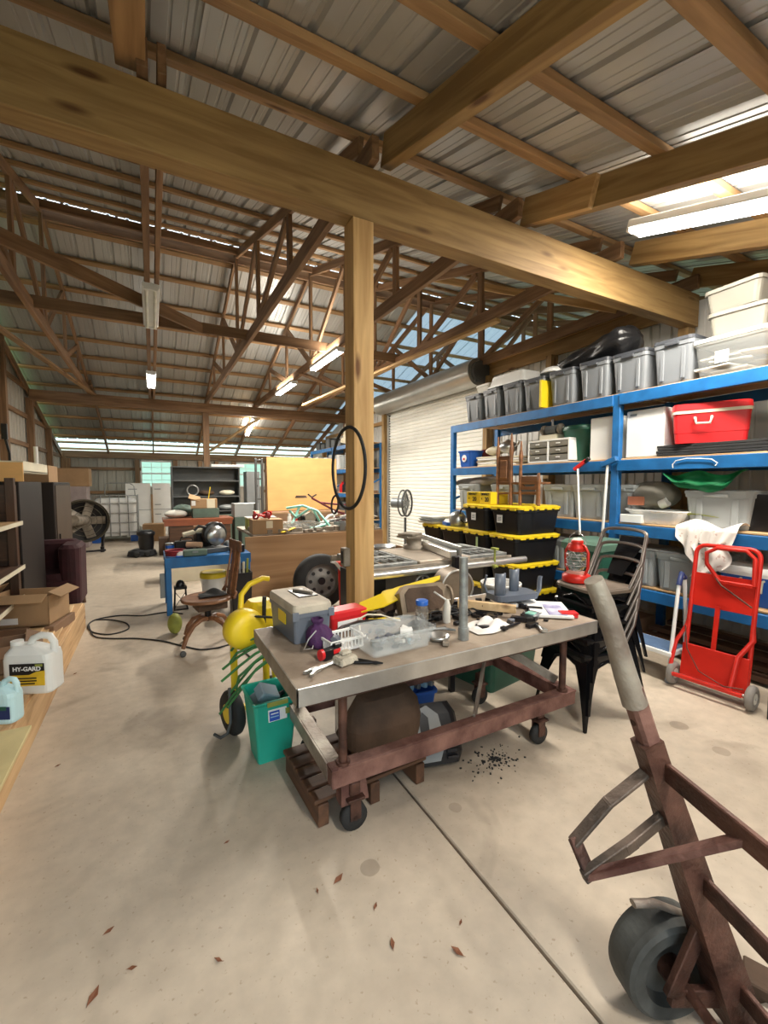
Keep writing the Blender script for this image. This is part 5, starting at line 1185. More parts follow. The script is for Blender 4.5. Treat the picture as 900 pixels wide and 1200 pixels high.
floorcord('extension_cord', 'black extension cord running across the floor from the left to the yellow cart', [(104, 733), (110, 746), (130, 749), (160, 749), (190, 752), (215, 758), (235, 762), (255, 760), (275, 756), (292, 770)])
floorcord('power_cord', 'black power cord looping on the floor toward the blue bench', [(112, 727), (130, 727), (148, 731), (150, 738), (130, 744), (110, 742), (103, 735), (112, 727), (140, 722), (168, 722), (196, 718), (214, 720)])

# ================================================================== YELLOW HOSE CART + TEAL BASKET
yc = onz(292, 858, 0)
t = thing('yellow_hose_cart', 'yellow wheeled hose cart with green hose, beside the teal basket', 'hose cart', (.47, 2.66, 0), R(15)); t.scale = (1.05, 1.05, 1.04)
yp = 'yellow_plastic'
MB().lathe([(.04, -.07), (.095, -.065), (.11, -.04), (.115, 0), (.11, .04), (.095, .05), (.04, .055)], (-.03, -.06, .62), axis='y', n=32).build('reel_cover', yp, t)
MB().rr([(.50, .18, .16, .05), (.60, .22, .2, .06), (.70, .18, .18, .06), (.74, .12, .12, .04)], c=(.12, .05, 0)).build('housing', yp, t)
MB().tube([(-.06, .02, .10), (-.06, .02, .55)], .02, 10).build('upright', yp, t); MB().tube([(.14, .02, .16), (.14, .02, .5)], .02, 10).build('upright', yp, t)
MB().tube([(-.0, .05, .70), (.02, .08, .78), (.08, .10, .83), (.18, .12, .85), (.22, .12, .84)], .017, 10).build('handle', yp, t)
MB().bar((-.08, .02, .12), (.16, .02, .12), .04, .03).build('base_bar', yp, t)
MB().tube([(.10, -.04, .62), (.10, -.05, .78)], .012, 8).build('strap', 'black_rubber', t)
for x in (-.085, .19):
    w_ = MB().lathe([(.05, -.03), (.11, -.03), (.125, -.015), (.127, 0), (.125, .015), (.11, .03), (.05, .03)], (x, .0, .127), n=28, axis='x').build('wheel', 'black_rubber', t); MB().cyl((x-.034, 0, .127), (x+.034, 0, .127), .055, n=20).build('wheel_hub', 'yellow_plastic', w_)
for k in range(8):
    a = .018*((k*3) % 5); MB().tube([(-.17+.022*((k*5) % 4), -.03-a, .16+.05*k), (-.11+.02*(k % 3), -.08-a, .27+.042*k), (-.01, -.12-a*.6, .38+.028*k), (.09, -.13-.01*(k % 2), .43+.020*k), (.20, -.05, .44+.016*k)], .0075, 6).build('hose_coil', 'green_hose', t)
MB().tube([(-.12, -.05, .30), (-.13, -.08, .12), (-.15, -.08, .06), (-.18, -.06, .04), (-.20, -.02, .05)], .009, 6).build('hose_end', 'dark_grey_metal', t)
MB().tube([(.0, -.12, .70), (.10, -.16, .68), (.22, -.14, .70)], .007, 6).build('cord', 'black_rubber', t)
MB().tube([(.16, -.1, .52), (.12, -.10, .42), (.13, -.1, .3)], .014, 8).build('spray_wand', 'yellow_plastic', t)
a, c_ = onz(303, 897), onz(342, 884); d_ = (c_-a); ang = math.atan2(d_.y, d_.x)
bk = thing('teal_wastebasket', 'teal wastebasket with a blue and white sticker, full of scraps', 'wastebasket', tuple(a), ang)
W_ = d_.length
MB().rr([(0, W_, .17, .015, W_/2, .085), (.335, W_*1.30, .25, .02, W_/2, .085), (.35, W_*1.42, .275, .02, W_/2, .085), (.358, W_*1.42, .275, .02, W_/2, .085), (.355, W_*1.25, .24, .02, W_/2, .085), (.02, W_*.9, .15, .01, W_/2, .085)]).build('body', 'teal_bin', bk)
MB().box((W_/2, -.058, .345), (.11, .012, .022)).build('handle', 'olive', bk)
st = MB().box((W_*.52, -.0395, .275), (.10, .003, .062), rot=(R(-7), 0, 0)).build('sticker', 'paper_white', bk); MB().box((W_*.43, -.0415, .272), (.055, .003, .05), rot=(R(-7), 0, 0)).build('sticker_panel', 'sticker_blue', st)
MB().box((W_*.43, -.0435, .285), (.04, .002, .006), rot=(R(-7), 0, 0)).build('print_line', 'paper_white', st); MB().box((W_*.43, -.0425, .268), (.045, .002, .006), rot=(R(-7), 0, 0)).build('print_line', 'skyblue', st); MB().box((W_*.82, -.0415, .282), (.025, .002, .03), rot=(R(-7), 0, 0)).build('print_mark', 'olive', st)
t = thing('pale_blue_tray', 'pale blue plastic piece tilted inside the teal basket', 'scrap', tuple(a), ang); MB().box((W_*.40, .08, .345), (.12, .09, .06), rot=(.5, .5, .3)).build('piece', mat('pale_blue', (.32, .42, .50), .5), t); MB().box((W_*.15, .10, .315), (.07, .09, .02), rot=(.3, -.3, .3)).build('flap', 'pale_blue', t)
b = MB(); random.seed(8)
for i in range(22): b.box((W_*.5+random.uniform(-.07, .07), .085+random.uniform(-.07, .07), .20+random.uniform(0, .10)), (random.uniform(.03, .08), random.uniform(.02, .05), .02), rot=(random.uniform(-1, 1), random.uniform(-1, 1), random.uniform(0, 3)))
o = b.build('basket_scraps', 'black_plastic', None, tuple(a), (0, 0, ang)); tag(o, 'dark plastic scraps filling the teal wastebasket', 'scraps', kind='stuff')

# ================================================================== SWIVEL CHAIR, BLUE BENCH, PLYWOOD, SPARE WHEEL
t = thing('swivel_chair', 'old brown wooden swivel chair with curved feet on casters', 'chair', (.42, 4.22, 0), R(8)); wc = W_CHAIR
MB().lathe([(.001, .43), (.19, .43), (.225, .44), (.23, .455), (.215, .465), (.16, .458), (.001, .455)], n=32).build('seat', wc, t)
MB().box((.02, 0, .39), (.26, .22, .07)).build('seat_block', 'dirty_brown', t)
MB().cyl((0, 0, .24), (0, 0, .40), .03).build('column', 'black_metal', t)
for k in range(4):
    a_ = PI/4+PI/2*k-.25; d_ = Vector((math.cos(a_), math.sin(a_), 0)); 
    MB().tube([Vector((0, 0, .26)), d_*.09+Vector((0, 0, .27)), d_*.18+Vector((0, 0, .235)), d_*.25+Vector((0, 0, .16)), d_*.29+Vector((0, 0, .07))], [.034, .032, .028, .024, .02], 10, flat=.7).build('foot', wc, t)
    w_ = MB().lathe([(.01, -.012), (.025, -.012), (.025, .012), (.01, .012)], tuple(d_*.29+Vector((0, 0, .026))), axis='y', n=14).build('caster', 'dark_grey_metal', t); 
b = MB()
for s in (-1, 0, 1): b.bar((.19, s*.13, .44), (.27, s*.10, .94), .05 if s else .075, .016)
b.build('back_slats', wc, t); MB().bar((.262, -.17, .92), (.262, .17, .92), .022, .10, b=.008).build('top_rail', wc, t)
MB().tube([(.19, -.18, .46), (.21, -.17, .50), (.23, 0, .51), (.21, .17, .50), (.19, .18, .46)], .014, 8).build('lumbar_rail', wc, t)
t = thing('black_cloth', 'black rag crumpled on the seat of the wooden swivel chair', 'rag', (.47, 4.25, .468))
MB().grid(lambda u, v: Vector(((u-.5)*.24, (v-.5)*.16, .004+.04*math.sin(PI*u)*math.sin(PI*v)*(1+.5*math.sin(8*u+6*v)))), 16, 12).build('cloth', 'black_rubber', t)
# yellow bin bag by the chair
o = MB().grid(lambda u, v: Vector((.09*math.sin(PI*v)*math.cos(2*PI*u), .12*math.sin(PI*v)*math.sin(2*PI*u)*(1+.1*math.sin(8*u)), .17-.165*math.cos(PI*v))), 18, 10).build('yellow_bag', 'olive', None, (.16, 4.72, 0)); o.scale = (.75, .75, .62); tag(o, 'crumpled yellow sack on the floor left of the swivel chair', 'sack')
BYY = 5.39
t = thing('blue_bench', 'small blue painted steel workbench piled with power tools', 'workbench', (.10, BYY, 0))
MB().box((.47, .33, .645), (.94, .70, .03)).build('bench_top', 'blue_paint', t); MB().box((.47, -.005, .59), (.94, .03, .09)).build('apron', 'blue_paint', t); MB().box((.47, .665, .59), (.94, .03, .09)).build('apron', 'blue_paint', t)
for x in (.035, .905):
    for y in (.03, .63): MB().box((x, y, .315), (.06, .06, .63)).build('leg', 'blue_paint', t)
MB().box((-.03, .03, .35), (.05, .03, .28)).build('side_hook', 'grey_metal', t)
bz = .662
t = thing('chop_saw', 'black chop saw with a round guard on the blue bench', 'saw', (.62, 5.68, bz), R(20))
MB().box((0, 0, .03), (.34, .26, .06)).build('base', 'dark_grey_metal', t); MB().lathe([(.02, -.04), (.14, -.04), (.15, -.03), (.15, .03), (.14, .04), (.02, .04)], (.05, .0, .22), axis='y', n=28).build('blade_guard', 'black_plastic', t)
MB().lathe([(.01, -.002), (.12, -.002), (.12, .002), (.01, .002)], (.05, -.055, .20), axis='y', n=28).build('blade', 'steel_bright', t); MB().cyl((.02, .05, .2), (.02, .2, .2), .06).build('motor', 'black_plastic', t); MB().tube([(-.05, 0, .30), (-.15, 0, .33), (-.2, 0, .28)], .018).build('handle', 'black_plastic', t); MB().box((.0, .1, .12), (.08, .08, .14)).build('arm', 'black_metal', t)
t = thing('green_tool_case', 'flat dark green case at the front of the blue bench', 'case', (.42, 5.47, bz)); MB().box((0, 0, .035), (.26, .14, .07), b=.01).build('body', 'green_metal', t); MB().box((0, -.072, .05), (.06, .01, .02)).build('latch', 'grey_metal', t)
t = thing('red_hose_coil', 'coil of dark red air hose at the left end of the blue bench', 'hose', (.22, 5.55, bz)); 
for k in range(3): MB().torus((0, 0, .015+.022*k), .10+.004*k, .011).build('loop', mat('hose_red', (.28, .02, .03), .5), t)
t = thing('rolled_sheet', 'pale rolled sheet lying across the tools on the blue bench', 'roll', (.55, 5.86, bz+.25), R(12)); MB().cyl((-.24, 0, -.04), (.24, 0, .06), .03).build('roll', 'cream', t); MB().box((0, 0, -.13), (.2, .14, .22)).build('support_tool', 'black_plastic', t)
t = thing('tan_drill', 'tan and orange cordless drill lying on the blue bench', 'drill', (.44, 5.66, bz), R(-30)); MB().cyl((-.10, 0, .10), (.08, 0, .10), .035).build('body', mat('tan_plastic', (.62, .40, .26), .5), t); MB().box((.04, 0, .045), (.04, .035, .09)).build('grip', 'black_plastic', t)
t = thing('white_sander', 'small white and blue sander at the left front of the blue bench', 'sander', (.27, 5.45, bz)); MB().rr([(0, .1, .07, .02), (.04, .09, .06, .03), (.06, .05, .04, .02)]).build('body', 'white_plastic', t); MB().box((0, 0, .008), (.11, .08, .016)).build('pad', 'blue_plastic', t)
bucket('lidded_bucket', 'white bucket with a bulging yellow lid under the blue bench', .13, .15, .33, 'white_plastic', (.66, 5.86, 0), lid='yellow_plastic', lidh=.05, handle=True)
q = onz(212, 713, 0)
t = thing('camp_lantern', 'small black wire lantern frame on the floor before the blue bench', 'lantern', tuple(q)); b = MB()
for x in (-.07, .07):
    for y in (-.07, .07): b.bar((x, y, 0), (x*.8, y*.8, .26), .012, .012)
b.box((0, 0, .008), (.16, .16, .016)).box((0, 0, .26), (.14, .14, .03)); b.build('frame', 'black_metal', t); MB().lathe([(.05, .275), (.05, .30), (.03, .34), (.001, .35)], n=16).build('cap', 'black_metal', t); MB().bar((-.06, -.07, .05), (.06, -.07, .22), .006, .006).bar((.06, -.07, .05), (-.06, -.07, .22), .006, .006).build('cross_wire', 'black_metal', t)
t = thing('black_bin', 'tall black bin of odds between the swivel chair and the plywood sheet', 'bin', (.86, 5.10, 0)); MB().rr([(0, .20, .22, .02), (.50, .24, .26, .02), (.50, .22, .24, .02), (.40, .2, .22, .02)]).build('body', 'black_plastic', t)
for k in range(5): MB().bar((-.08+.04*k, .02*k-.04, .3), (-.1+.05*k, .03*k-.06, .60+.03*(k % 3)), .02, .02).build('stick', ['white_plastic', 'cardboard', 'steel_bright', 'cream', 'olive'][k], t)
# plywood sheet leaning against the work table behind
ptop = ony(288, 631, 5.73)
t = thing('plywood_sheet', 'large brown plywood sheet standing on edge behind the spare wheel', 'plywood', (1.03, 5.62, 0), rot=(R(-5), 0, 0))
plank('panel', (0, 0, .41), (2.0, 0, .41), .018, .82, wood('plywood_face', (.30, .155, .065), (.46, .27, .13), gscale=.28, knots=False), t)
t = thing('spare_wheel', 'black spare tyre on a grey steel rim leaning on the plywood sheet', 'wheel', (1.86, 5.22, .0), rot=(R(-10), 0, R(-6)))
# centre from the photograph: lateral place behind the post
MB().lathe([(.20, -.10), (.235, -.105), (.29, -.10), (.32, -.07), (.33, 0), (.32, .07), (.29, .10), (.235, .105), (.20, .10)], (0, 0, .33), axis='y', n=44, caps=(False, False)).build('tyre', 'black_rubber', t)
rim = MB().lathe([(.205, -.095), (.20, -.09), (.19, -.04), (.15, -.03), (.08, -.06), (.05, -.06), (.001, -.06)], (0, 0, .33), axis='y', n=36, caps=(False, True)).build('rim', 'wheel_grey', t)
for k in range(8): a_ = 2*PI*k/8; MB().cyl((.13*math.cos(a_), -.048, .33+.13*math.sin(a_)), (.13*math.cos(a_), -.035, .33+.13*math.sin(a_)), .022, n=12).build('vent_hole', 'black_plastic', rim)
MB().cyl((0, -.075, .33), (0, -.05, .33), .045).build('hub_bore', 'black_metal', rim)
t.location = (1.76, 4.86, 0)
t = thing('red_jack', 'red floor jack standing between the spare wheel and the post', 'jack', (1.80, 4.30, 0)); MB().box((0, 0, .06), (.12, .3, .1)).build('base', 'red_paint', t); MB().cyl((0, 0, .1), (0, .05, .60), .035).build('ram', 'red_paint', t); MB().box((0, .05, .62), (.09, .09, .06)).build('saddle', 'red_paint', t); MB().tube([(0, 0, .55), (-.10, -.05, .66), (-.15, -.05, .68)], .018).build('handle', 'white_plastic', t)

# ================================================================== WORK TABLE BEHIND THE PLYWOOD
tb = thing('steel_table', 'long cluttered work table behind the plywood sheet', 'table', (1.2, 5.95, 0)); tz_ = .80
MB().box((1.0, .75, tz_-.02), (2.0, 1.3, .04)).build('table_top', 'dusty_metal', tb)
for x in (.05, 1.95):
    for y in (.15, 1.35): MB().box((x, y, (tz_-.04)/2), (.05, .05, tz_-.04)).build('leg', 'dark_grey_metal', tb)
def at(px, py, z): return onz(px, py, z)
def place(o, px, py, z): q = onz(px, py, z); o.location = (q.x, q.y, z); return o
t = thing('taped_carton', 'tan taped carton at the left end of the cluttered table', 'box', (1.42, 6.20, tz_+.001), R(-3)); MB().box((0, 0, .10), (.42, .3, .20), b=.003).build('carton', 'cardboard', t); MB().box((.02, -.152, .13), (.09, .003, .10)).build('tape', 'cream', t)
b = MB(); random.seed(12)
t = thing('red_ornament', 'dark red tangled ornament lying on the taped carton', 'ornament', (1.36, 6.2, tz_+.203))
for k in range(9): a_ = k*.9; MB().torus((.10*math.cos(a_), .07*math.sin(a_), .04+.01*(k % 4)), .035, .014, axis='xyz'[k % 3], n=12, m=6).build('loop', 'red_paint' if k % 2 else 'hose_red', t)
t = thing('clear_tray', 'clear plastic tray in the middle of the cluttered table', 'tray', (1.92, 6.3, tz_+.001)); MB().rr([(0, .42, .3, .03), (.12, .48, .34, .04), (.13, .5, .36, .04), (.13, .46, .33, .04), (.01, .4, .28, .03)]).build('body', 'clear_plastic', t)
for k in range(8): MB().box((-.15+.04*k, .03*(k % 3)-.03, .06+.01*(k % 3)), (.06, .08, .05), rot=(0, .4, k)).build('content', ['off_white', 'grey_metal', 'black_plastic'][k % 3], t)
t = thing('mint_bike_frame', 'pale mint bicycle frame lying on the cluttered table', 'bicycle frame', (2.15, 6.45, tz_+.06), R(-15))
for pts in ([(-.35, .1, .26), (-.1, .05, .30), (.12, -.05, .22), (.25, -.15, .05), (.30, -.2, -.02)], [(-.30, .1, .22), (-.2, 0, .12), (0, -.05, .26)], [(.25, -.15, .02), (.05, -.20, -.03), (-.08, -.22, -.05)], [(-.15, .08, .28), (-.25, .0, .06), (-.3, -.1, .0)], [(.05, 0, .26), (.18, .05, .0)]): MB().tube(pts, .02, 8).build('frame_tube', 'mint', t)
t = thing('maroon_bicycle', 'dark red bicycle tipped among metal rods at the right of the table', 'bicycle', (2.72, 6.62, tz_+.05), R(-20)); mr_ = mat('bike_maroon', (.16, .025, .035), .35, .3, .1, 5)
for pts in ([(-.45, 0, .42), (-.1, 0, .22), (.2, 0, .10)], [(-.1, 0, .22), (-.05, .05, .02)], [(.2, 0, .10), (-.05, .05, .02)], [(-.3, .02, .34), (.1, -.05, .30), (.3, 0, .16)]): MB().tube(pts, .017, 8).build('frame_tube', mr_, t)
MB().tube([(-.5, -.12, .48), (-.45, 0, .43), (-.38, .1, .47)], .013, 8).build('handlebar', 'black_metal', t); MB().rr([(.0, .2, .1, .04), (.04, .16, .08, .03)], c=(-.62, 0, .42)).build('saddle', 'dirty_brown', t)
for k in range(10):
    a_ = .25*k; t = thing('metal_rod', 'thin metal rod in the heap right of the mint frame, %s from the left' % ['first', 'second', 'third', 'fourth', 'fifth', 'sixth', 'seventh', 'eighth', 'ninth', 'tenth'][k], 'rod', (2.45+.065*k, 6.25+.03*(k % 3), tz_+.03+.012*k), R(-30+11*(k % 5)), 'metal rods on the cluttered table')
    MB().tube([(-.25, 0, .06), (0, 0, .09+.02*(k % 3)), (.26, .03, .02)], .012, 6).build('rod', ['steel_bright', 'off_white', 'rust_dark', 'dark_grey_metal'][k % 4], t)
t = thing('parts_drawer', 'grey metal drawer of parts at the right end of the cluttered table', 'drawer', (2.72, 6.12, tz_+.001)); b = MB().box((0, 0, .01), (.5, .26, .02))
for s in (-1, 1): b.box((0, s*.125, .06), (.5, .012, .12)); b.box((s*.245, 0, .06), (.012, .26, .12))
b.build('tray', 'grey_metal', t); MB().box((0, 0, .06), (.46, .22, .06)).build('contents', 'dirty_brown', t)
t = thing('yellow_strip', 'yellow strip poking over the plywood edge from the table', 'strip', (1.70, 6.02, tz_+.02), R(20)); MB().bar((-.12, 0, .0), (.10, 0, .05), .06, .012).build('strip', 'yellow_plastic', t)
b = MB(); random.seed(31)
for i in range(200):
    x, y = random.uniform(1.3, 3.15), random.uniform(6.02, 7.1); s_ = random.uniform(.02, .09); b.box((x, y, tz_+s_*.4), (s_*random.uniform(1, 3), s_, s_*.8), rot=(0, 0, random.uniform(0, 3)))
o = b.build('table_clutter', 'dusty_metal'); tag(o, 'small dusty parts heaped over the table behind the plywood', 'parts', kind='stuff')
# cartons and orange plywood farther back
t = thing('dark_trestle', 'low dark trestle carrying the brown cartons under the orange plywood', 'table', (1.85, 8.1, 0)); MB().box((.85, .25, .56), (1.8, .6, .04)).build('top', W_DARK, t)
for x in (.05, 1.65):
    for y in (0, .5): MB().box((x, y, .27), (.06, .06, .54)).build('leg', W_DARK, t)
for k, (x, w_) in enumerate(((2.25, .66), (3.02, .78))):
    t = thing('brown_carton', ['brown carton under the left half of the orange plywood', 'brown carton under the right half of the orange plywood'][k], 'box', (x, 8.25, .582)); MB().box((0, 0, .19), (w_, .5, .38), b=.004).build('carton', 'cardboard_dark', t); MB().box((0, -.25, .37), (w_*.98, .006, .03)).build('flap', 'cardboard', t)
t = thing('orange_plywood', 'bright orange plywood sheet propped upright on the brown cartons', 'plywood', (1.99, 8.52, .965), rot=(R(-2), 0, 0)); plank('panel', (0, 0, .53), (1.46, 0, .53), .02, 1.06, 'orange_ply', t)
t = thing('steel_rack', 'dark metal rack edge standing left of the orange plywood', 'rack', (1.82, 8.75, 0)); 
for x in (0, .12): MB().box((x, 0, 1.0), (.04, .05, 2.0)).build('upright', 'dark_grey_metal', t)
for z in (.4, .8, 1.2, 1.6, 1.97): MB().box((.06, 0, z), (.1, .04, .03)).build('rung', 'dark_grey_metal', t)
t = thing('white_roll', 'upright white paper roll left of the taped carton', 'roll', (1.52, 7.35, 0)); MB().cyl((0, 0, 0), (0, 0, 1.05), .055, n=20).build('roll', 'cream', t)
# desk, hutch, cabinet
t = thing('red_brown_desk', 'red-brown wooden desk below the dark bookcase hutch', 'desk', (.20, 8.6, 0)); MB().box((.55, .3, .84), (1.2, .65, .05)).build('desk_top', mat('desk_wood', (.24, .07, .03), .35, 0, .2, 3), t)
MB().box((.25, .3, .40), (.4, .6, .80)).box((.9, .3, .40), (.4, .6, .80)).build('pedestal', W_DARK, t); MB().box((.55, -.01, .78), (1.16, .02, .08)).build('drawer_front', 'desk_wood', t)
t = thing('open_carton', 'open carton with a yellow folder, on a green box above the desk', 'box', (.86, 8.85, 1.04), R(-4)); MB().box((0, 0, .09), (.46, .3, .18)).build('carton', 'cardboard', t); MB().box((.12, -.152, .09), (.14, .004, .17)).build('yellow_side', 'cream', t); MB().bar((.08, 0, .15), (.12, 0, .40), .08, .015).build('folder', 'yellow_plastic', t); MB().box((-.18, -.152, .10), (.07, .004, .09)).build('print', 'paper_white', t); MB().box((-.16, -.05, .20), (.2, .25, .012), rot=(.3, .3, 0)).build('flap', 'cardboard', t)
boxm('green_metal_box', 'dark green metal box under the open carton on the desk', 'box', (.46, .34, .17), (.88, 8.85, .867), 'green_metal')
boxm('grey_file_drawer', 'pale grey two-drawer file box right of the open carton', 'drawers', (.46, .4, .26), (1.64, 9.0, .85), 'tote_light')
boxm('file_stand', 'dark stand carrying the pale grey file box', 'stand', (.46, .4, .848), (1.64, 9.0, 0), 'green_metal')
for k, (x, y, lb) in enumerate([(.36, 8.9, 'white plastic bag on the left end of the desk'), (.50, 9.15, 'dark green cloth heap behind the white bag on the desk')]):
    o = MB().grid(lambda u, v: Vector((.20*math.sin(PI*v)*math.cos(2*PI*u)*(1+.15*math.sin(7*PI*u)), .14*math.sin(PI*v)*math.sin(2*PI*u), .13-.125*math.cos(PI*v)*(1+.12*math.sin(9*PI*u)))), 24, 10).build(['plastic_bag', 'cloth_heap'][k], ['off_white', 'green_metal'][k], None, (x, y, .867)); o.scale = (1, 1, .55+.35*k); tag(o, lb, ['bag', 'cloth'][k])
h0 = ony(200, 547, 11); h1 = ony(280, 547, 11)
t = thing('bookcase_hutch', 'dark grey open bookcase with three shelves near the back windows', 'bookcase', (.39, 10.9, 0)); hw, hh = 1.50, 1.90; dm = 'dark_grey_metal'
MB().box((hw/2, .38, hh/2), (hw, .02, hh)).build('back_panel', dm, t)
for x in (.015, hw-.015): MB().box((x, .19, hh/2), (.03, .38, hh)).build('side_panel', dm, t)
for z in (.1, .5, .85, 1.2, 1.57, hh-.015): MB().box((hw/2, .19, z), (hw-.05, .37, .03)).build('shelf', dm, t)
for k, (x, z, lb, m_) in enumerate([(.45, 1.217, 'curled silver hose on the middle shelf of the dark bookcase', 'steel_bright'), (.75, 1.217, 'brown bundle on the middle shelf of the dark bookcase', 'dirty_brown'), (1.22, 1.217, 'tan papers on the middle shelf at the right of the dark bookcase', 'cream'), (1.2, .867, 'grey crumpled bag on the lower shelf of the dark bookcase', 'tote_light')]):
    q = thing(['silver_hose', 'brown_bundle', 'paper_heap', 'grey_bag'][k], lb, ['hose', 'bundle', 'paper', 'bag'][k], (.39+x, 11.05, z))
    if k == 0: MB().torus((0, 0, .13), .12, .018, axis='y').build('coil', m_, q)
    else: MB().grid(lambda u, v: Vector((.17*math.sin(PI*v)*math.cos(2*PI*u)*(1+.2*math.sin(6*PI*u)), .1*math.sin(PI*v)*math.sin(2*PI*u), .07-.065*math.cos(PI*v))), 16, 8).build('heap', m_, q)
t = thing('grey_locker', 'narrow grey steel locker right of the dark bookcase', 'locker', (2.04, 10.9, 0)); MB().box((.16, .2, .90), (.32, .4, 1.8)).build('case', 'grey_metal', t); d_ = MB().box((.16, -.004, .9), (.29, .01, 1.72)).build('door', 'grey_metal', t)
MB().box((.25, -.012, 1.45), (.03, .01, .05)).build('handle', 'black_metal', d_)
o = boxm('long_white_box', 'long pale box lying on top of the bookcase and locker', 'box', (.75, .3, .06), (1.62, 11.08, 1.905), 'white_plastic')
# far left: drum fan, liquid tank, white cartons, machines
t = thing('drum_fan', 'large dark drum fan with its motor facing out, left of the caged tank', 'fan', (-1.32, 11.3, 0), R(12))
MB().lathe([(.44, -.14), (.46, -.16), (.47, 0), (.46, .16), (.44, .14)], (0, 0, .70), axis='y', n=36, caps=(False, False)).build('drum', mat('fan_brown', (.09, .075, .05), .5, .4, .2, 6), t)
b = MB()
for r_ in (.12, .22, .32, .42): b.torus((0, -.16, .70), r_, .006, axis='y', n=32, m=5)
b.build('grille', 'fan_brown', t); MB().lathe([(.45, .10), (.30, .13), (.001, .14)], (0, 0, .70), axis='y', n=32, caps=(False, True)).build('rear_shroud', 'near_black_brown', t); MB().cyl((-.22, -.40, .74), (-.02, -.05, .72), .11).build('motor', 'dusty_metal', t)
for k in range(5): a_ = 2*PI*k/5; MB().box((.22*math.cos(a_), 0, .70+.22*math.sin(a_)), (.34, .02, .18), rot=(.4, -a_, 0)).build('blade', 'dusty_metal', t)
for s in (-1, 1): MB().bar((s*.3, -.1, .1), (s*.35, 0, .40), .05, .05).cyl((s*.3, -.1, .0), (s*.3, -.1, .12), .04).build('leg', 'black_metal', t)
MB().bar((-.35, -.2, .05), (.35, -.2, .05), .04, .04).build('base', 'black_metal', t)
t = thing('caged_tank', 'white liquid tank in a grey tube cage on blue feet by the back wall', 'tank', (-1.36, 12.98, 0)); 
MB().rr([(.16, .92, .9, .08), (1.05, .92, .9, .08), (1.12, .8, .8, .1)], c=(.5, .5, 0)).build('tank', 'white_plastic', t)
for x in (0, .2, .4, .6, .8, 1.0): MB().tube([(x, 0, .14), (x, 0, 1.2)], .012, 6).build('cage_bar', 'galv_dull', t)
for z in (.25, .5, .75, 1.0, 1.2): MB().tube([(0, 0, z), (1, 0, z), (1, 1, z)], .013, 6).build('cage_rail', 'galv_dull', t)
for y in (.25, .5, .75, 1.0): MB().tube([(1, y, .14), (1, y, 1.2)], .012, 6).build('cage_bar', 'galv_dull', t)
for x in (.08, .92): MB().box((x, .1, .08), (.18, .2, .16)).build('foot', 'blue_plastic', t)
MB().tube([(.3, -.05, 1.2), (.32, -.05, 1.5), (.45, -.05, 1.52), (.85, -.05, 1.52), (.95, -.05, 1.45), (.97, -.05, 1.2)], .015, 6).build('handle_hoop', 'galv_dull', t)
for k, (x, w_, h_) in enumerate(((-.35, .62, 1.52), (.24, .46, 1.52))):
    t = thing('appliance_carton', ['tall white carton against the back wall, left of the pair', 'tall white carton under the left back window, right of the pair'][k], 'box', (x, 14.3+.1*k, 0)); z0_ = 0 if k == 0 else .0
    MB().box((0, 0, h_/2), (w_, .45, h_), b=.004).build('carton', 'white_plastic', t)
    MB().box((0, -.227, h_*.5), (w_*.98, .004, .012)).build('seam', 'grey_metal', t)
    for z in (.35, .62, .9, 1.35): MB().box((-w_*.22, -.228, z*h_/1.52), (w_*.35, .003, .02)).build('print_line', 'grey_metal', t)
boxm('tan_carton_edge', 'narrow tan board between the two tall white cartons', 'board', (.05, .3, 1.2), (-.015, 14.2, 0), 'cardboard')
t = thing('shop_vacuum', 'black wheeled machine standing alone on the open floor', 'vacuum', (-.22, 10.2, 0)); MB().rr([(.03, .55, .35, .1), (.12, .5, .3, .1), (.16, .3, .2, .08)]).build('base', 'black_plastic', t); MB().lathe([(.13, .14), (.15, .3), (.14, .42), (.17, .44), (.17, .5), (.10, .54), (.001, .54)], (.08, 0, 0), n=20).build('drum', 'black_plastic', t)
for s in (-1, 1): MB().lathe([(.02, -.02), (.06, -.02), (.06, .02), (.02, .02)], (.1*s, -.17, .06), axis='y', n=14).build('wheel', 'black_rubber', t)
boxm('dark_basket', 'dark brown carton right of the black wheeled machine', 'box', (.62, .4, .36), (.40, 11.2-.9, .0), 'dirty_brown')
boxm('long_cream_box', 'long cream box lying on the floor behind the blue bench', 'box', (1.1, .4, .36), (.68, 7.4, 0), 'cream')
for k in range(10):
    x, y = .28+.09*k, 7.3+.03*(k % 3); t = thing('small_part', 'small dark part on the long cream box, %s from its left end' % ['first', 'second', 'third', 'fourth', 'fifth', 'sixth', 'seventh', 'eighth', 'ninth', 'tenth'][k], 'part', (x, y, .361), R(40*k), 'parts on the cream box'); MB().box((0, 0, .03), (.07+.02*(k % 2), .05, .06+.02*(k % 3)), b=.01).build('piece', ['black_metal', 'dusty_metal', 'dirty_brown', 'white_plastic', 'olive'][k % 5], t)
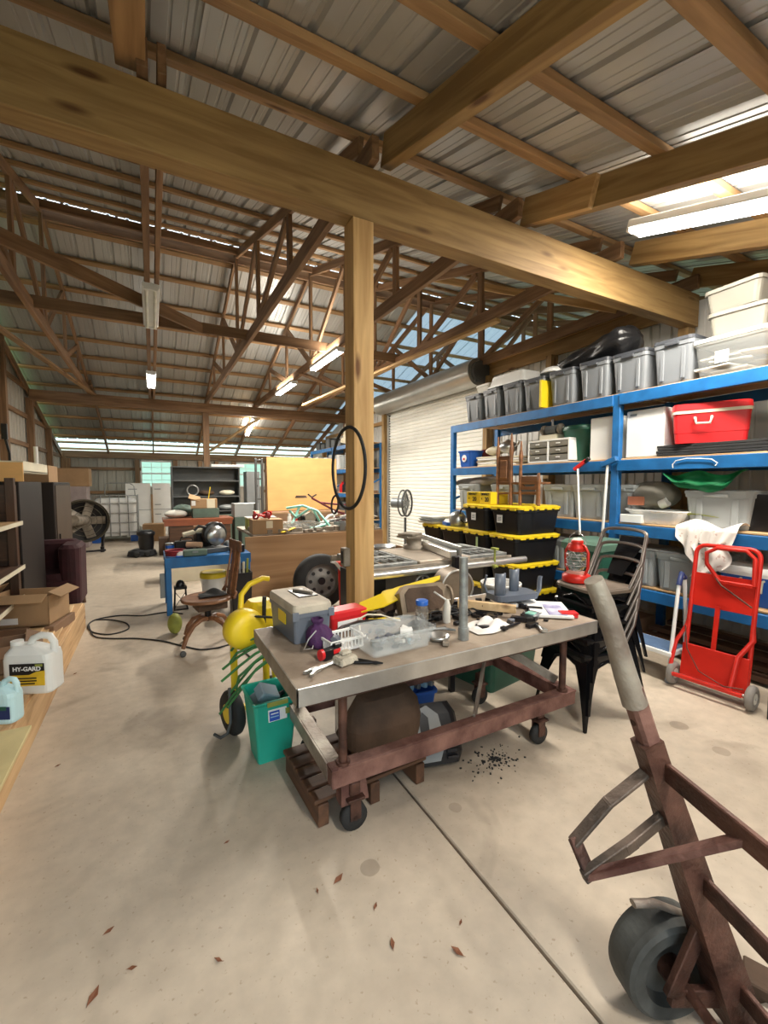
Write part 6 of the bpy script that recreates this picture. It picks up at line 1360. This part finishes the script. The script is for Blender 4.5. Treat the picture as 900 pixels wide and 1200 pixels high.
# ================================================================== FAR RACK BEYOND THE ROLLER DOOR
FR = [.6, 1.25, 1.88, 2.5]
blue_rack('blue rack beyond the roller door, seen past the timber post', 9.4, 13.0, FR, 4.40, 5.0, ups=[9.4, 11.2, 13.0])
t = thing('old_monitor', 'cream old monitor tilted on top of the far blue rack', 'monitor', (4.60, 10.35, FR[3]+.02), rot=(R(12), 0, R(35))); b = MB()
b.box((0, .02, .06), (.46, .36, .12)).box((-.21, 0, .30), (.05, .3, .38)).box((.21, 0, .30), (.05, .3, .38)).box((0, 0, .47), (.46, .3, .05)); b.build('casing', 'cream', t); MB().box((0, .05, .30), (.38, .2, .32)).build('screen', 'black_plastic', t)
for k in range(9):
    o = boxm('white_carton', 'white carton on the third level of the far rack, %s from the door' % ['first', 'second', 'third', 'fourth', 'fifth', 'sixth', 'seventh', 'eighth', 'ninth'][k], 'box', (.34, .26, .36+.03*(k % 3)), (4.66, 9.65+.36*k if k < 5 else 9.70+.38*k, FR[2]+.02), 'tote_light' if k % 2 else 'white_plastic'); o['group'] = 'cartons on the far rack'
for k in range(8):
    t = thing('plastic_jug', 'jug on the second level of the far rack, %s from the door' % ['first', 'second', 'third', 'fourth', 'fifth', 'sixth', 'seventh', 'eighth'][k], 'jug', (4.62, 9.6+.2*k, FR[1]+.02), 0, 'jugs on the far rack'); MB().rr([(0, .16, .12, .03), (.2, .16, .12, .04), (.25, .06, .06, .02), (.29, .05, .05, .02)]).build('body', ['white_plastic', 'dirty_brown', 'black_plastic', 'red_plastic'][k % 4], t)
for k in range(5):
    o = boxm('dark_machine', 'dark machine part on top of the far rack, %s beyond the monitor' % words[k], 'machine', (.35, .3, .16+.06*(k % 3)), (4.66, 10.95+.42*k, FR[3]+.02), 'dark_grey_metal', b=.02); o['group'] = 'machine parts on the far rack'
for k in range(4):
    o = boxm('dark_crate', 'dark crate on the lowest level of the far rack, %s from the door' % words[k], 'crate', (.4, .55, .4), (4.68, 9.8+.8*k, FR[0]+.02), 'dark_grey_metal'); o['group'] = 'crates on the far rack'
boxm('rust_drawer', 'rust brown box at the near end of the far rack, second level', 'box', (.4, .1, .07), (4.7, 9.48, FR[1]+.02), 'cardboard_dark')

# ================================================================== LEFT SIDE: LOW PLATFORM, SHELVES, JUGS
pf = thing('low_platform', 'low wooden platform of rough boards along the left edge', 'platform', (-.665, 1.95, 0)); PZ = .28
for i in range(8): plank('deck_board', (-.06-.145*i, 0, PZ-.012), (-.06-.145*i, 3.35+.05*(i % 3), PZ-.012), .125, .024, W_ROUGH, pf)
for y in (.05, 1.1, 2.2, 3.25): plank('joist', (-1.15, y, PZ-.07), (-.03, y, PZ-.07), .04, .09, W_ROUGH, pf)
plank('front_board', (.0, -.02, .13), (.0, 3.42, .13), .022, .26, W_ROUGH, pf)
for i in range(4): plank('loose_board', (-.05-.05*i, 1.35+.1*i, PZ+.014+.018*i), (-.10-.02*i, 3.2-.12*i, PZ+.014+.018*i), .10, .018, W_PALE, pf)
t = thing('yellow_board', 'pale yellow painted board lying across the near end of the platform', 'board', (-.565, 2.66, PZ+.012)); MB().box((-.45, -.75, 0), (.9, 1.5, .018)).build('sheet', mat('pale_yellow_board', (.60, .50, .25), .6, 0, .12, 5), t)
for y in (-.9, -1.4): MB().box((-.45, y, -.155), (.8, .05, .28)).build('trestle', W_ROUGH, t)
# big white jug with the black and yellow label
def jug(name, label, loc, w_, d, h, m, rz):
    t = thing(name, label, 'jug', loc, rz)
    MB().rr([(0, w_*.94, d*.92, .03), (.012, w_, d, .035), (h*.60, w_, d, .035), (h*.70, w_*.97, d*.96, .04), (h*.80, w_*.66, d*.66, .04, -w_*.08, 0), (h*.84, w_*.5, d*.5, .03, -w_*.14, 0)], k=4).build('body', m, t)
    MB().tube([(-w_*.05, 0, h*.82), (w_*.02, 0, h*.93), (w_*.18, 0, h*.985), (w_*.36, 0, h*.965), (w_*.44, 0, h*.86), (w_*.45, 0, h*.66)], [d*.14]*6, 10).build('handle', m, t)
    MB().cyl((-w_*.32, 0, h*.78), (-w_*.32, 0, h*.90), d*.22).build('spout_cap', m, t)
    return t
q = onz(40, 810, PZ)
jg = jug('oil_jug', 'big white oil jug with a black and yellow label on the platform', (q.x, q.y+.03, PZ+.04), .265, .145, .33, 'white_plastic', R(-22))

jg.location.z = PZ+.002; lb_ = MB().box((.01, -.0745, .15), (.185, .003, .066)).build('label_top', 'ink', jg); MB().box((.01, -.0745, .085), (.185, .003, .066)).build('label_bottom', mat('label_yellow', (.80, .52, .03), .5), jg)
MB().prism([(-.085, .117), (.02, .117), (.06, .135), (.105, .14), (.105, .11), (-.085, .11)], 'y', -.077, -.0755).build('label_wave', 'label_yellow', jg)
text('brand_text', 'HY-GARD', .034, (.01, -.077, .152), (PI/2, 0, 0), 'paper_white', jg, bold=.0009)
for z in (.098, .082, .066): MB().box((-.005, -.077, z), (.13-.02*(z < .07), .002, .007)).build('print_line', 'ink', jg)
MB().box((.075, -.077, .172), (.04, .002, .014)).build('print_mark', 'olive', jg)
q = onz(10, 848, PZ)
j2 = jug('small_jug', 'small pale blue jug with a dark label at the left edge', (q.x-.02, q.y+.05, PZ+.002), .14, .10, .22, mat('pale_aqua', (.55, .78, .82), .4, 0, .04, 5), R(-25))
MB().box((.01, -.052, .06), (.10, .003, .065)).build('label', 'navy', j2); MB().box((.02, -.054, .085), (.05, .002, .02)).build('label_mark', 'green_bin', j2)
MB().tube([(-.045, 0, .19), (-.045, 0, .23), (-.075, 0, .24)], .012).build('trigger', 'black_plastic', j2)
# cartons on the platform
def open_box(name, label, loc, w_, d, h, rz, m='cardboard'):
    t = thing(name, label, 'box', loc, rz); b = MB().box((0, 0, .006), (w_, d, .012))
    for s in (-1, 1): b.box((0, s*(d/2-.004), h/2), (w_, .008, h), b=.002); b.box((s*(w_/2-.004), 0, h/2), (.008, d, h), b=.002)
    b.build('body', m, t)
    MB().box((0, -d/2-.05, h-.005), (w_*.98, .11, .006), rot=(R(25), 0, 0)).build('flap', m, t); MB().box((w_/2+.04, 0, h+.01), (.10, d*.95, .006), rot=(0, R(25), 0)).build('flap', m, t); MB().box((-w_/2-.03, 0, h+.02), (.10, d*.95, .006), rot=(0, R(-50), 0)).build('flap', m, t)
    return t
q = onz(58, 716, PZ)
t = open_box('open_carton', 'open brown carton with a white sticker beyond the big white jug', (-.93, 4.50, PZ+.08), .44, .34, .24, R(-15)); MB().box((-.06, -.174, .05), (.13, .003, .05)).build('sticker', 'paper_white', t)
open_box('low_carton', 'low open carton just behind the big white jug', (-.98, 3.65, PZ+.002), .40, .32, .16, R(10), 'cardboard_dark')
boxm('flat_carton', 'flattened brown carton under the stickered open carton', 'box', (.50, .42, .075), (-.93, 4.50, PZ+.002), 'cardboard_dark', rz=R(-12))
boxm('dark_carton', 'dark carton at the left edge beyond the jugs', 'box', (.42, .36, .21), (-1.60, 4.30, PZ+.002), 'cardboard_dark', rz=R(14))
t = thing('amber_bottle', 'dark amber bottle beside the dark carton on the platform', 'bottle', (-1.20, 4.25, PZ+.001)); MB().lathe([(.05, 0), (.055, .02), (.055, .16), (.02, .22), (.02, .27)], n=20).build('glass', 'amber', t)
# shelf unit at the left edge
sh = thing('wood_shelves', 'brown wooden shelf unit cut by the left edge of the picture', 'shelves', (-1.0, 3.75, 0))
for z in (.55, .80, 1.18): plank('shelf', (-.40, -.45, z-.016), (-.40, 1.0, z-.016), .80, .032, W_ROUGH if z > 1 else W_CRATE, sh); MB().box((.004, .275, z-.016), (.008, 1.45, .034)).build('shelf_edge', 'cream', sh)
for y in (-.42, .97): plank('post', (-.74, y, PZ), (-.74, y, 1.9), .06, .06, W_DARK, sh)
for y in (.97,): plank('post', (-.06, y, PZ), (-.06, y, 1.55), .06, .06, W_DARK, sh)
MB().box((-.4, 1.01, .89), (.74, .015, 1.2)).build('end_panel', W_DARK, sh)
t = thing('wooden_box_shelf', 'thick pine box shelf at the left edge with a bright end', 'shelf', (-1.0, 4.9, 1.52)); MB().box((-.4, .5, .09), (.80, 1.0, .02)).box((-.4, .5, .175), (.8, 1.0, .015)).box((-.01, .5, .13), (.02, 1.0, .09)).build('case', 'cream', t); plank('end_board', (-.80, -.008, .085), (.0, -.008, .085), .018, .17, 'orange_ply', t)
MB().box((-.4, .5, -.618), (.7, .9, 1.236)).build('cupboard', mat('near_black_brown', (.010, .006, .005), .5, 0, .2, 4), t)
for k, (px, py, lb) in enumerate([(14, 598, 'clear bottle of yellow liquid on the top shelf at the left edge'), (5, 600, 'second bottle beside it, cut by the left edge of the picture')]):
    q = onz(px, py, 1.182) if 0 else onx(px, py, -1.12); t = thing('oil_bottle', lb, 'bottle', (-1.10-.12*k, 4.25-.10*k, 1.182)); MB().lathe([(.038, 0), (.042, .01), (.042, .10), (.036, .11), (.04, .13), (.03, .17), (.016, .19), (.016, .215)], n=20).build('body', 'glass_clear' if k == 0 else 'white_plastic', t); MB().lathe([(.036, .003), (.037, .085), (.001, .085)], n=20).build('liquid', 'label_yellow', t); MB().cyl((0, 0, .215), (0, 0, .235), .018).build('cap', 'navy', t); MB().lathe([(.043, .10), (.043, .15)], n=20, caps=(False, False)).build('label', 'navy', t)
t = thing('white_can', 'white can on the middle shelf at the left edge', 'can', (-1.16, 4.1, .802)); MB().lathe([(.06, 0), (.062, .01), (.06, .15), (.055, .155), (.001, .155)], n=24).build('body', 'cream', t)
for k in range(6): 
    o = boxm('yellow_packet', 'bright yellow packet stacked on the pine box shelf, %s from its bottom' % words[k], 'packet', (.2, .26, .075), (-1.52, 5.62, 1.704+.077*k), 'yellow_plastic', rz=R(4*(k % 3))); o['group'] = 'yellow packets at the left edge'
t = thing('black_lamp_stand', 'slim black bracket standing on the pine box shelf', 'bracket', (-1.28, 5.75, 1.703)); MB().bar((0, 0, 0), (0, 0, .12), .02, .02).bar((0, 0, .12), (-.03, 0, .28), .03, .02).box((-.03, 0, .33), (.05, .04, .16)).box((0, 0, .005), (.09, .08, .01)).build('bracket', 'black_metal', t)
t = thing('white_tube', 'short white tube standing on the pine box shelf', 'tube', (-1.07, 5.78, 1.703)); MB().cyl((0, 0, 0), (0, 0, .19), .02).build('tube', 'white_plastic', t)
# dark armchair and tall cabinets beyond
t = thing('dark_red_armchair', 'dark red upholstered armchair beyond the shelf unit on the left', 'armchair', (-1.20, 6.27, 0)); dr_ = 'dark_red_fabric'
MB().rr([(.12, .86, .62, .08), (.40, .86, .62, .08)]).build('base', dr_, t); MB().rr([(.40, .62, .5, .08), (.48, .6, .48, .1)], c=(0, -.04, 0)).build('cushion', dr_, t); MB().rr([(.12, .20, .62, .08), (.76, .22, .60, .1), (.80, .14, .5, .07)], c=(.34, 0, 0)).build('arm', dr_, t); MB().rr([(.12, .20, .62, .08), (.76, .22, .60, .1), (.80, .14, .5, .07)], c=(-.34, 0, 0)).build('arm', dr_, t); MB().rr([(.12, .8, .18, .07), (.78, .8, .2, .09), (.82, .7, .12, .06)], c=(0, .24, 0)).build('back', dr_, t)
for x in (-.36, .40):
    for y in (-.26, .26): MB().cyl((x, y, 0), (x*.98, y, .13), .022).build('leg', W_DARK, t)
t = thing('dark_cabinet', 'tall dark brown cabinet standing behind the dark red armchair', 'cabinet', (-1.92, 6.68, 0)); MB().box((.42, .6, .76), (.85, 1.2, 1.52), b=.01).build('body', mat('cabinet_brown', (.018, .010, .007), .45, 0, .15, 3), t); d_ = MB().box((.848, .6, .78), (.012, 1.1, 1.4)).build('door', mat('cabinet_side', (.075, .052, .035), .5, 0, .12, 3), t); MB().box((.86, .15, .8), (.02, .02, .12)).build('handle', 'black_metal', d_)
t = thing('pale_wardrobe', 'pale mauve panel cabinet just behind the drum fan', 'cabinet', (-1.95, 12.2, 0)); MB().box((.3, .3, .72), (.6, .6, 1.44)).build('body', mat('mauve_panel', (.34, .28, .27), .6), t)
boxm('large_tan_carton', 'large tan carton on top of the tall dark brown cabinet', 'box', (.55, .6, .22), (-1.45, 7.3, 1.521), 'cardboard')
boxm('wide_tan_carton', 'wide tan carton on the pale mauve cabinet', 'box', (.6, .55, .42), (-1.6, 12.5, 1.442), 'cardboard')
# ------------------------------------------------------------------ more of the clutter in the middle distance
def lump(name, label, cat, loc, r, m, rz=0, squash=.6, seed=0):
    rr_ = random.Random(seed); p1, p2 = rr_.uniform(0, 6), rr_.uniform(0, 6)
    o = MB().grid(lambda u, v: Vector((r*math.sin(PI*v)*math.cos(2*PI*u)*(1+.2*math.sin(6*PI*u+p1)), r*.8*math.sin(PI*v)*math.sin(2*PI*u)*(1+.15*math.sin(8*PI*u+p2)), r*squash*(1-math.cos(PI*v))*(1+.1*math.sin(10*PI*u)*math.sin(PI*v)))), 20, 10).build(name, m, None, loc, (0, 0, rz))
    return tag(o, label, cat)
bzz = .662
lump('work_rag', 'grey work rag bunched behind the chop saw on the blue bench', 'rag', (.88, 5.86, bzz), .09, 'grey_metal', seed=1)
boxm('battery_charger', 'black battery charger at the right end of the blue bench', 'charger', (.13, .16, .09), (.90, 5.52, bzz), 'black_plastic', rz=.3)
t = thing('paint_can', 'small steel paint can beside the red hose coil on the blue bench', 'can', (.17, 5.85, bzz)); MB().lathe([(.05, 0), (.052, .005), (.05, .11), (.053, .115), (.045, .118), (.001, .112)], n=20).build('body', 'steel_bright', t); MB().lathe([(.051, .02), (.051, .09)], n=20, caps=(False, False)).build('label', 'blue_plastic', t)
t = thing('black_toolbox', 'low black toolbox on the blue bench behind the tan drill', 'toolbox', (.36, 5.88, bzz)); MB().rr([(0, .26, .15, .02), (.11, .28, .16, .02), (.13, .26, .14, .03)]).build('body', 'black_plastic', t); MB().tube([(-.07, 0, .13), (-.06, 0, .17), (.06, 0, .17), (.07, 0, .13)], .01).build('handle', 'black_plastic', t)
# between blue bench and steel table: white foam pieces and a tan panel on the floor
boxm('foam_block', 'white foam block lying on top of the long cream box at its right end', 'block', (.26, .2, .12), (1.06, 7.30, .361), 'white_plastic', rz=.4)
t = thing('sawhorse', 'grey metal sawhorse standing right behind the blue bench', 'sawhorse', (1.12, 6.9, 0)) if 0 else None
# on the steel table
t = thing('green_folder_box', 'long pale green box at the back left of the cluttered table', 'box', (1.46, 6.75, .801)); MB().box((0, 0, .09), (.42, .22, .18)).build('body', 'olive', t); MB().box((0, 0, .185), (.44, .24, .02)).build('lid', 'off_white', t)
t = thing('small_engine', 'greasy small engine at the back of the cluttered table', 'engine', (2.28, 6.95, .801)); MB().box((0, 0, .09), (.3, .22, .18), b=.02).build('block', 'black_metal', t); MB().cyl((0, -.05, .14), (0, -.16, .14), .09).build('flywheel', 'dusty_metal', t); MB().cyl((.1, 0, .18), (.1, 0, .28), .05).build('filter', 'cream', t)
for k in range(4):
    t = thing('spray_can', 'spray can standing in the row in front of the brown cartons, %s from the left' % words[k], 'can', (2.0+.13*k, 7.95-.9, .801), 0, 'spray cans on the cluttered table'); MB().lathe([(.032, 0), (.033, .15), (.02, .17), (.02, .19), (.001, .19)], n=16).build('body', ['white_plastic', 'red_paint', 'steel_bright', 'blue_plastic'][k], t); MB().cyl((0, 0, .17), (0, 0, .205), .022).build('cap', 'white_plastic', t)
t = thing('white_pipe_rack', 'white plastic pipe pieces leaning in the heap by the mint frame', 'pipe', (2.48, 6.5, .84), R(25)); MB().tube([(-.2, 0, 0), (.0, 0, .14), (.22, .02, .17)], .022, 10).build('pipe', 'white_plastic', t); MB().tube([(.1, -.05, .02), (.16, .05, .22)], .02, 10).build('elbow', 'white_plastic', t)
# left of the desk: more boxes on the floor
for k, (x, y, w_, h_, m_, lb) in enumerate([(.02, 12.9, .5, .45, 'cardboard', 'tan carton on the floor in front of the tall white cartons'), (.75, 9.9, .6, .62, 'cardboard_dark', 'dark brown carton behind the desk, below the hutch'), (1.6, 10.3, .6, .8, 'green_metal', 'dark green chest standing before the hutch at its right end'), (-.17, 13.6, .28, .34, 'off_white', 'small pale box on the floor left of the tall white cartons')]):
    boxm('storage_box', lb, 'box', (w_, .4, h_), (x, y, 0), m_, rz=R(5*k-6))
# scraps and tools lying by the post and under the saw
lump('shop_towel', 'dirty shop towel hanging over the yellow board edge by the post', 'towel', (1.40, 2.14, .755), .06, 'dirty_brown', seed=3)
for k, (x, y, r_, m_) in enumerate([(1.95, 3.0, .16, 'dark_grey_metal'), (2.15, 2.95, .12, 'black_metal')]):
    t = thing('motor_part', ['big dark motor part on the floor under the table saw', 'small dark motor part on the floor under the table saw'][k], 'motor', (x+.35*k+.3, y+.6, 0)); MB().cyl((-.1, 0, r_), (.12, 0, r_), r_, n=20).build('housing', m_, t); MB().cyl((.12, 0, r_), (.17, 0, r_), .03).build('shaft', 'steel_bright', t)
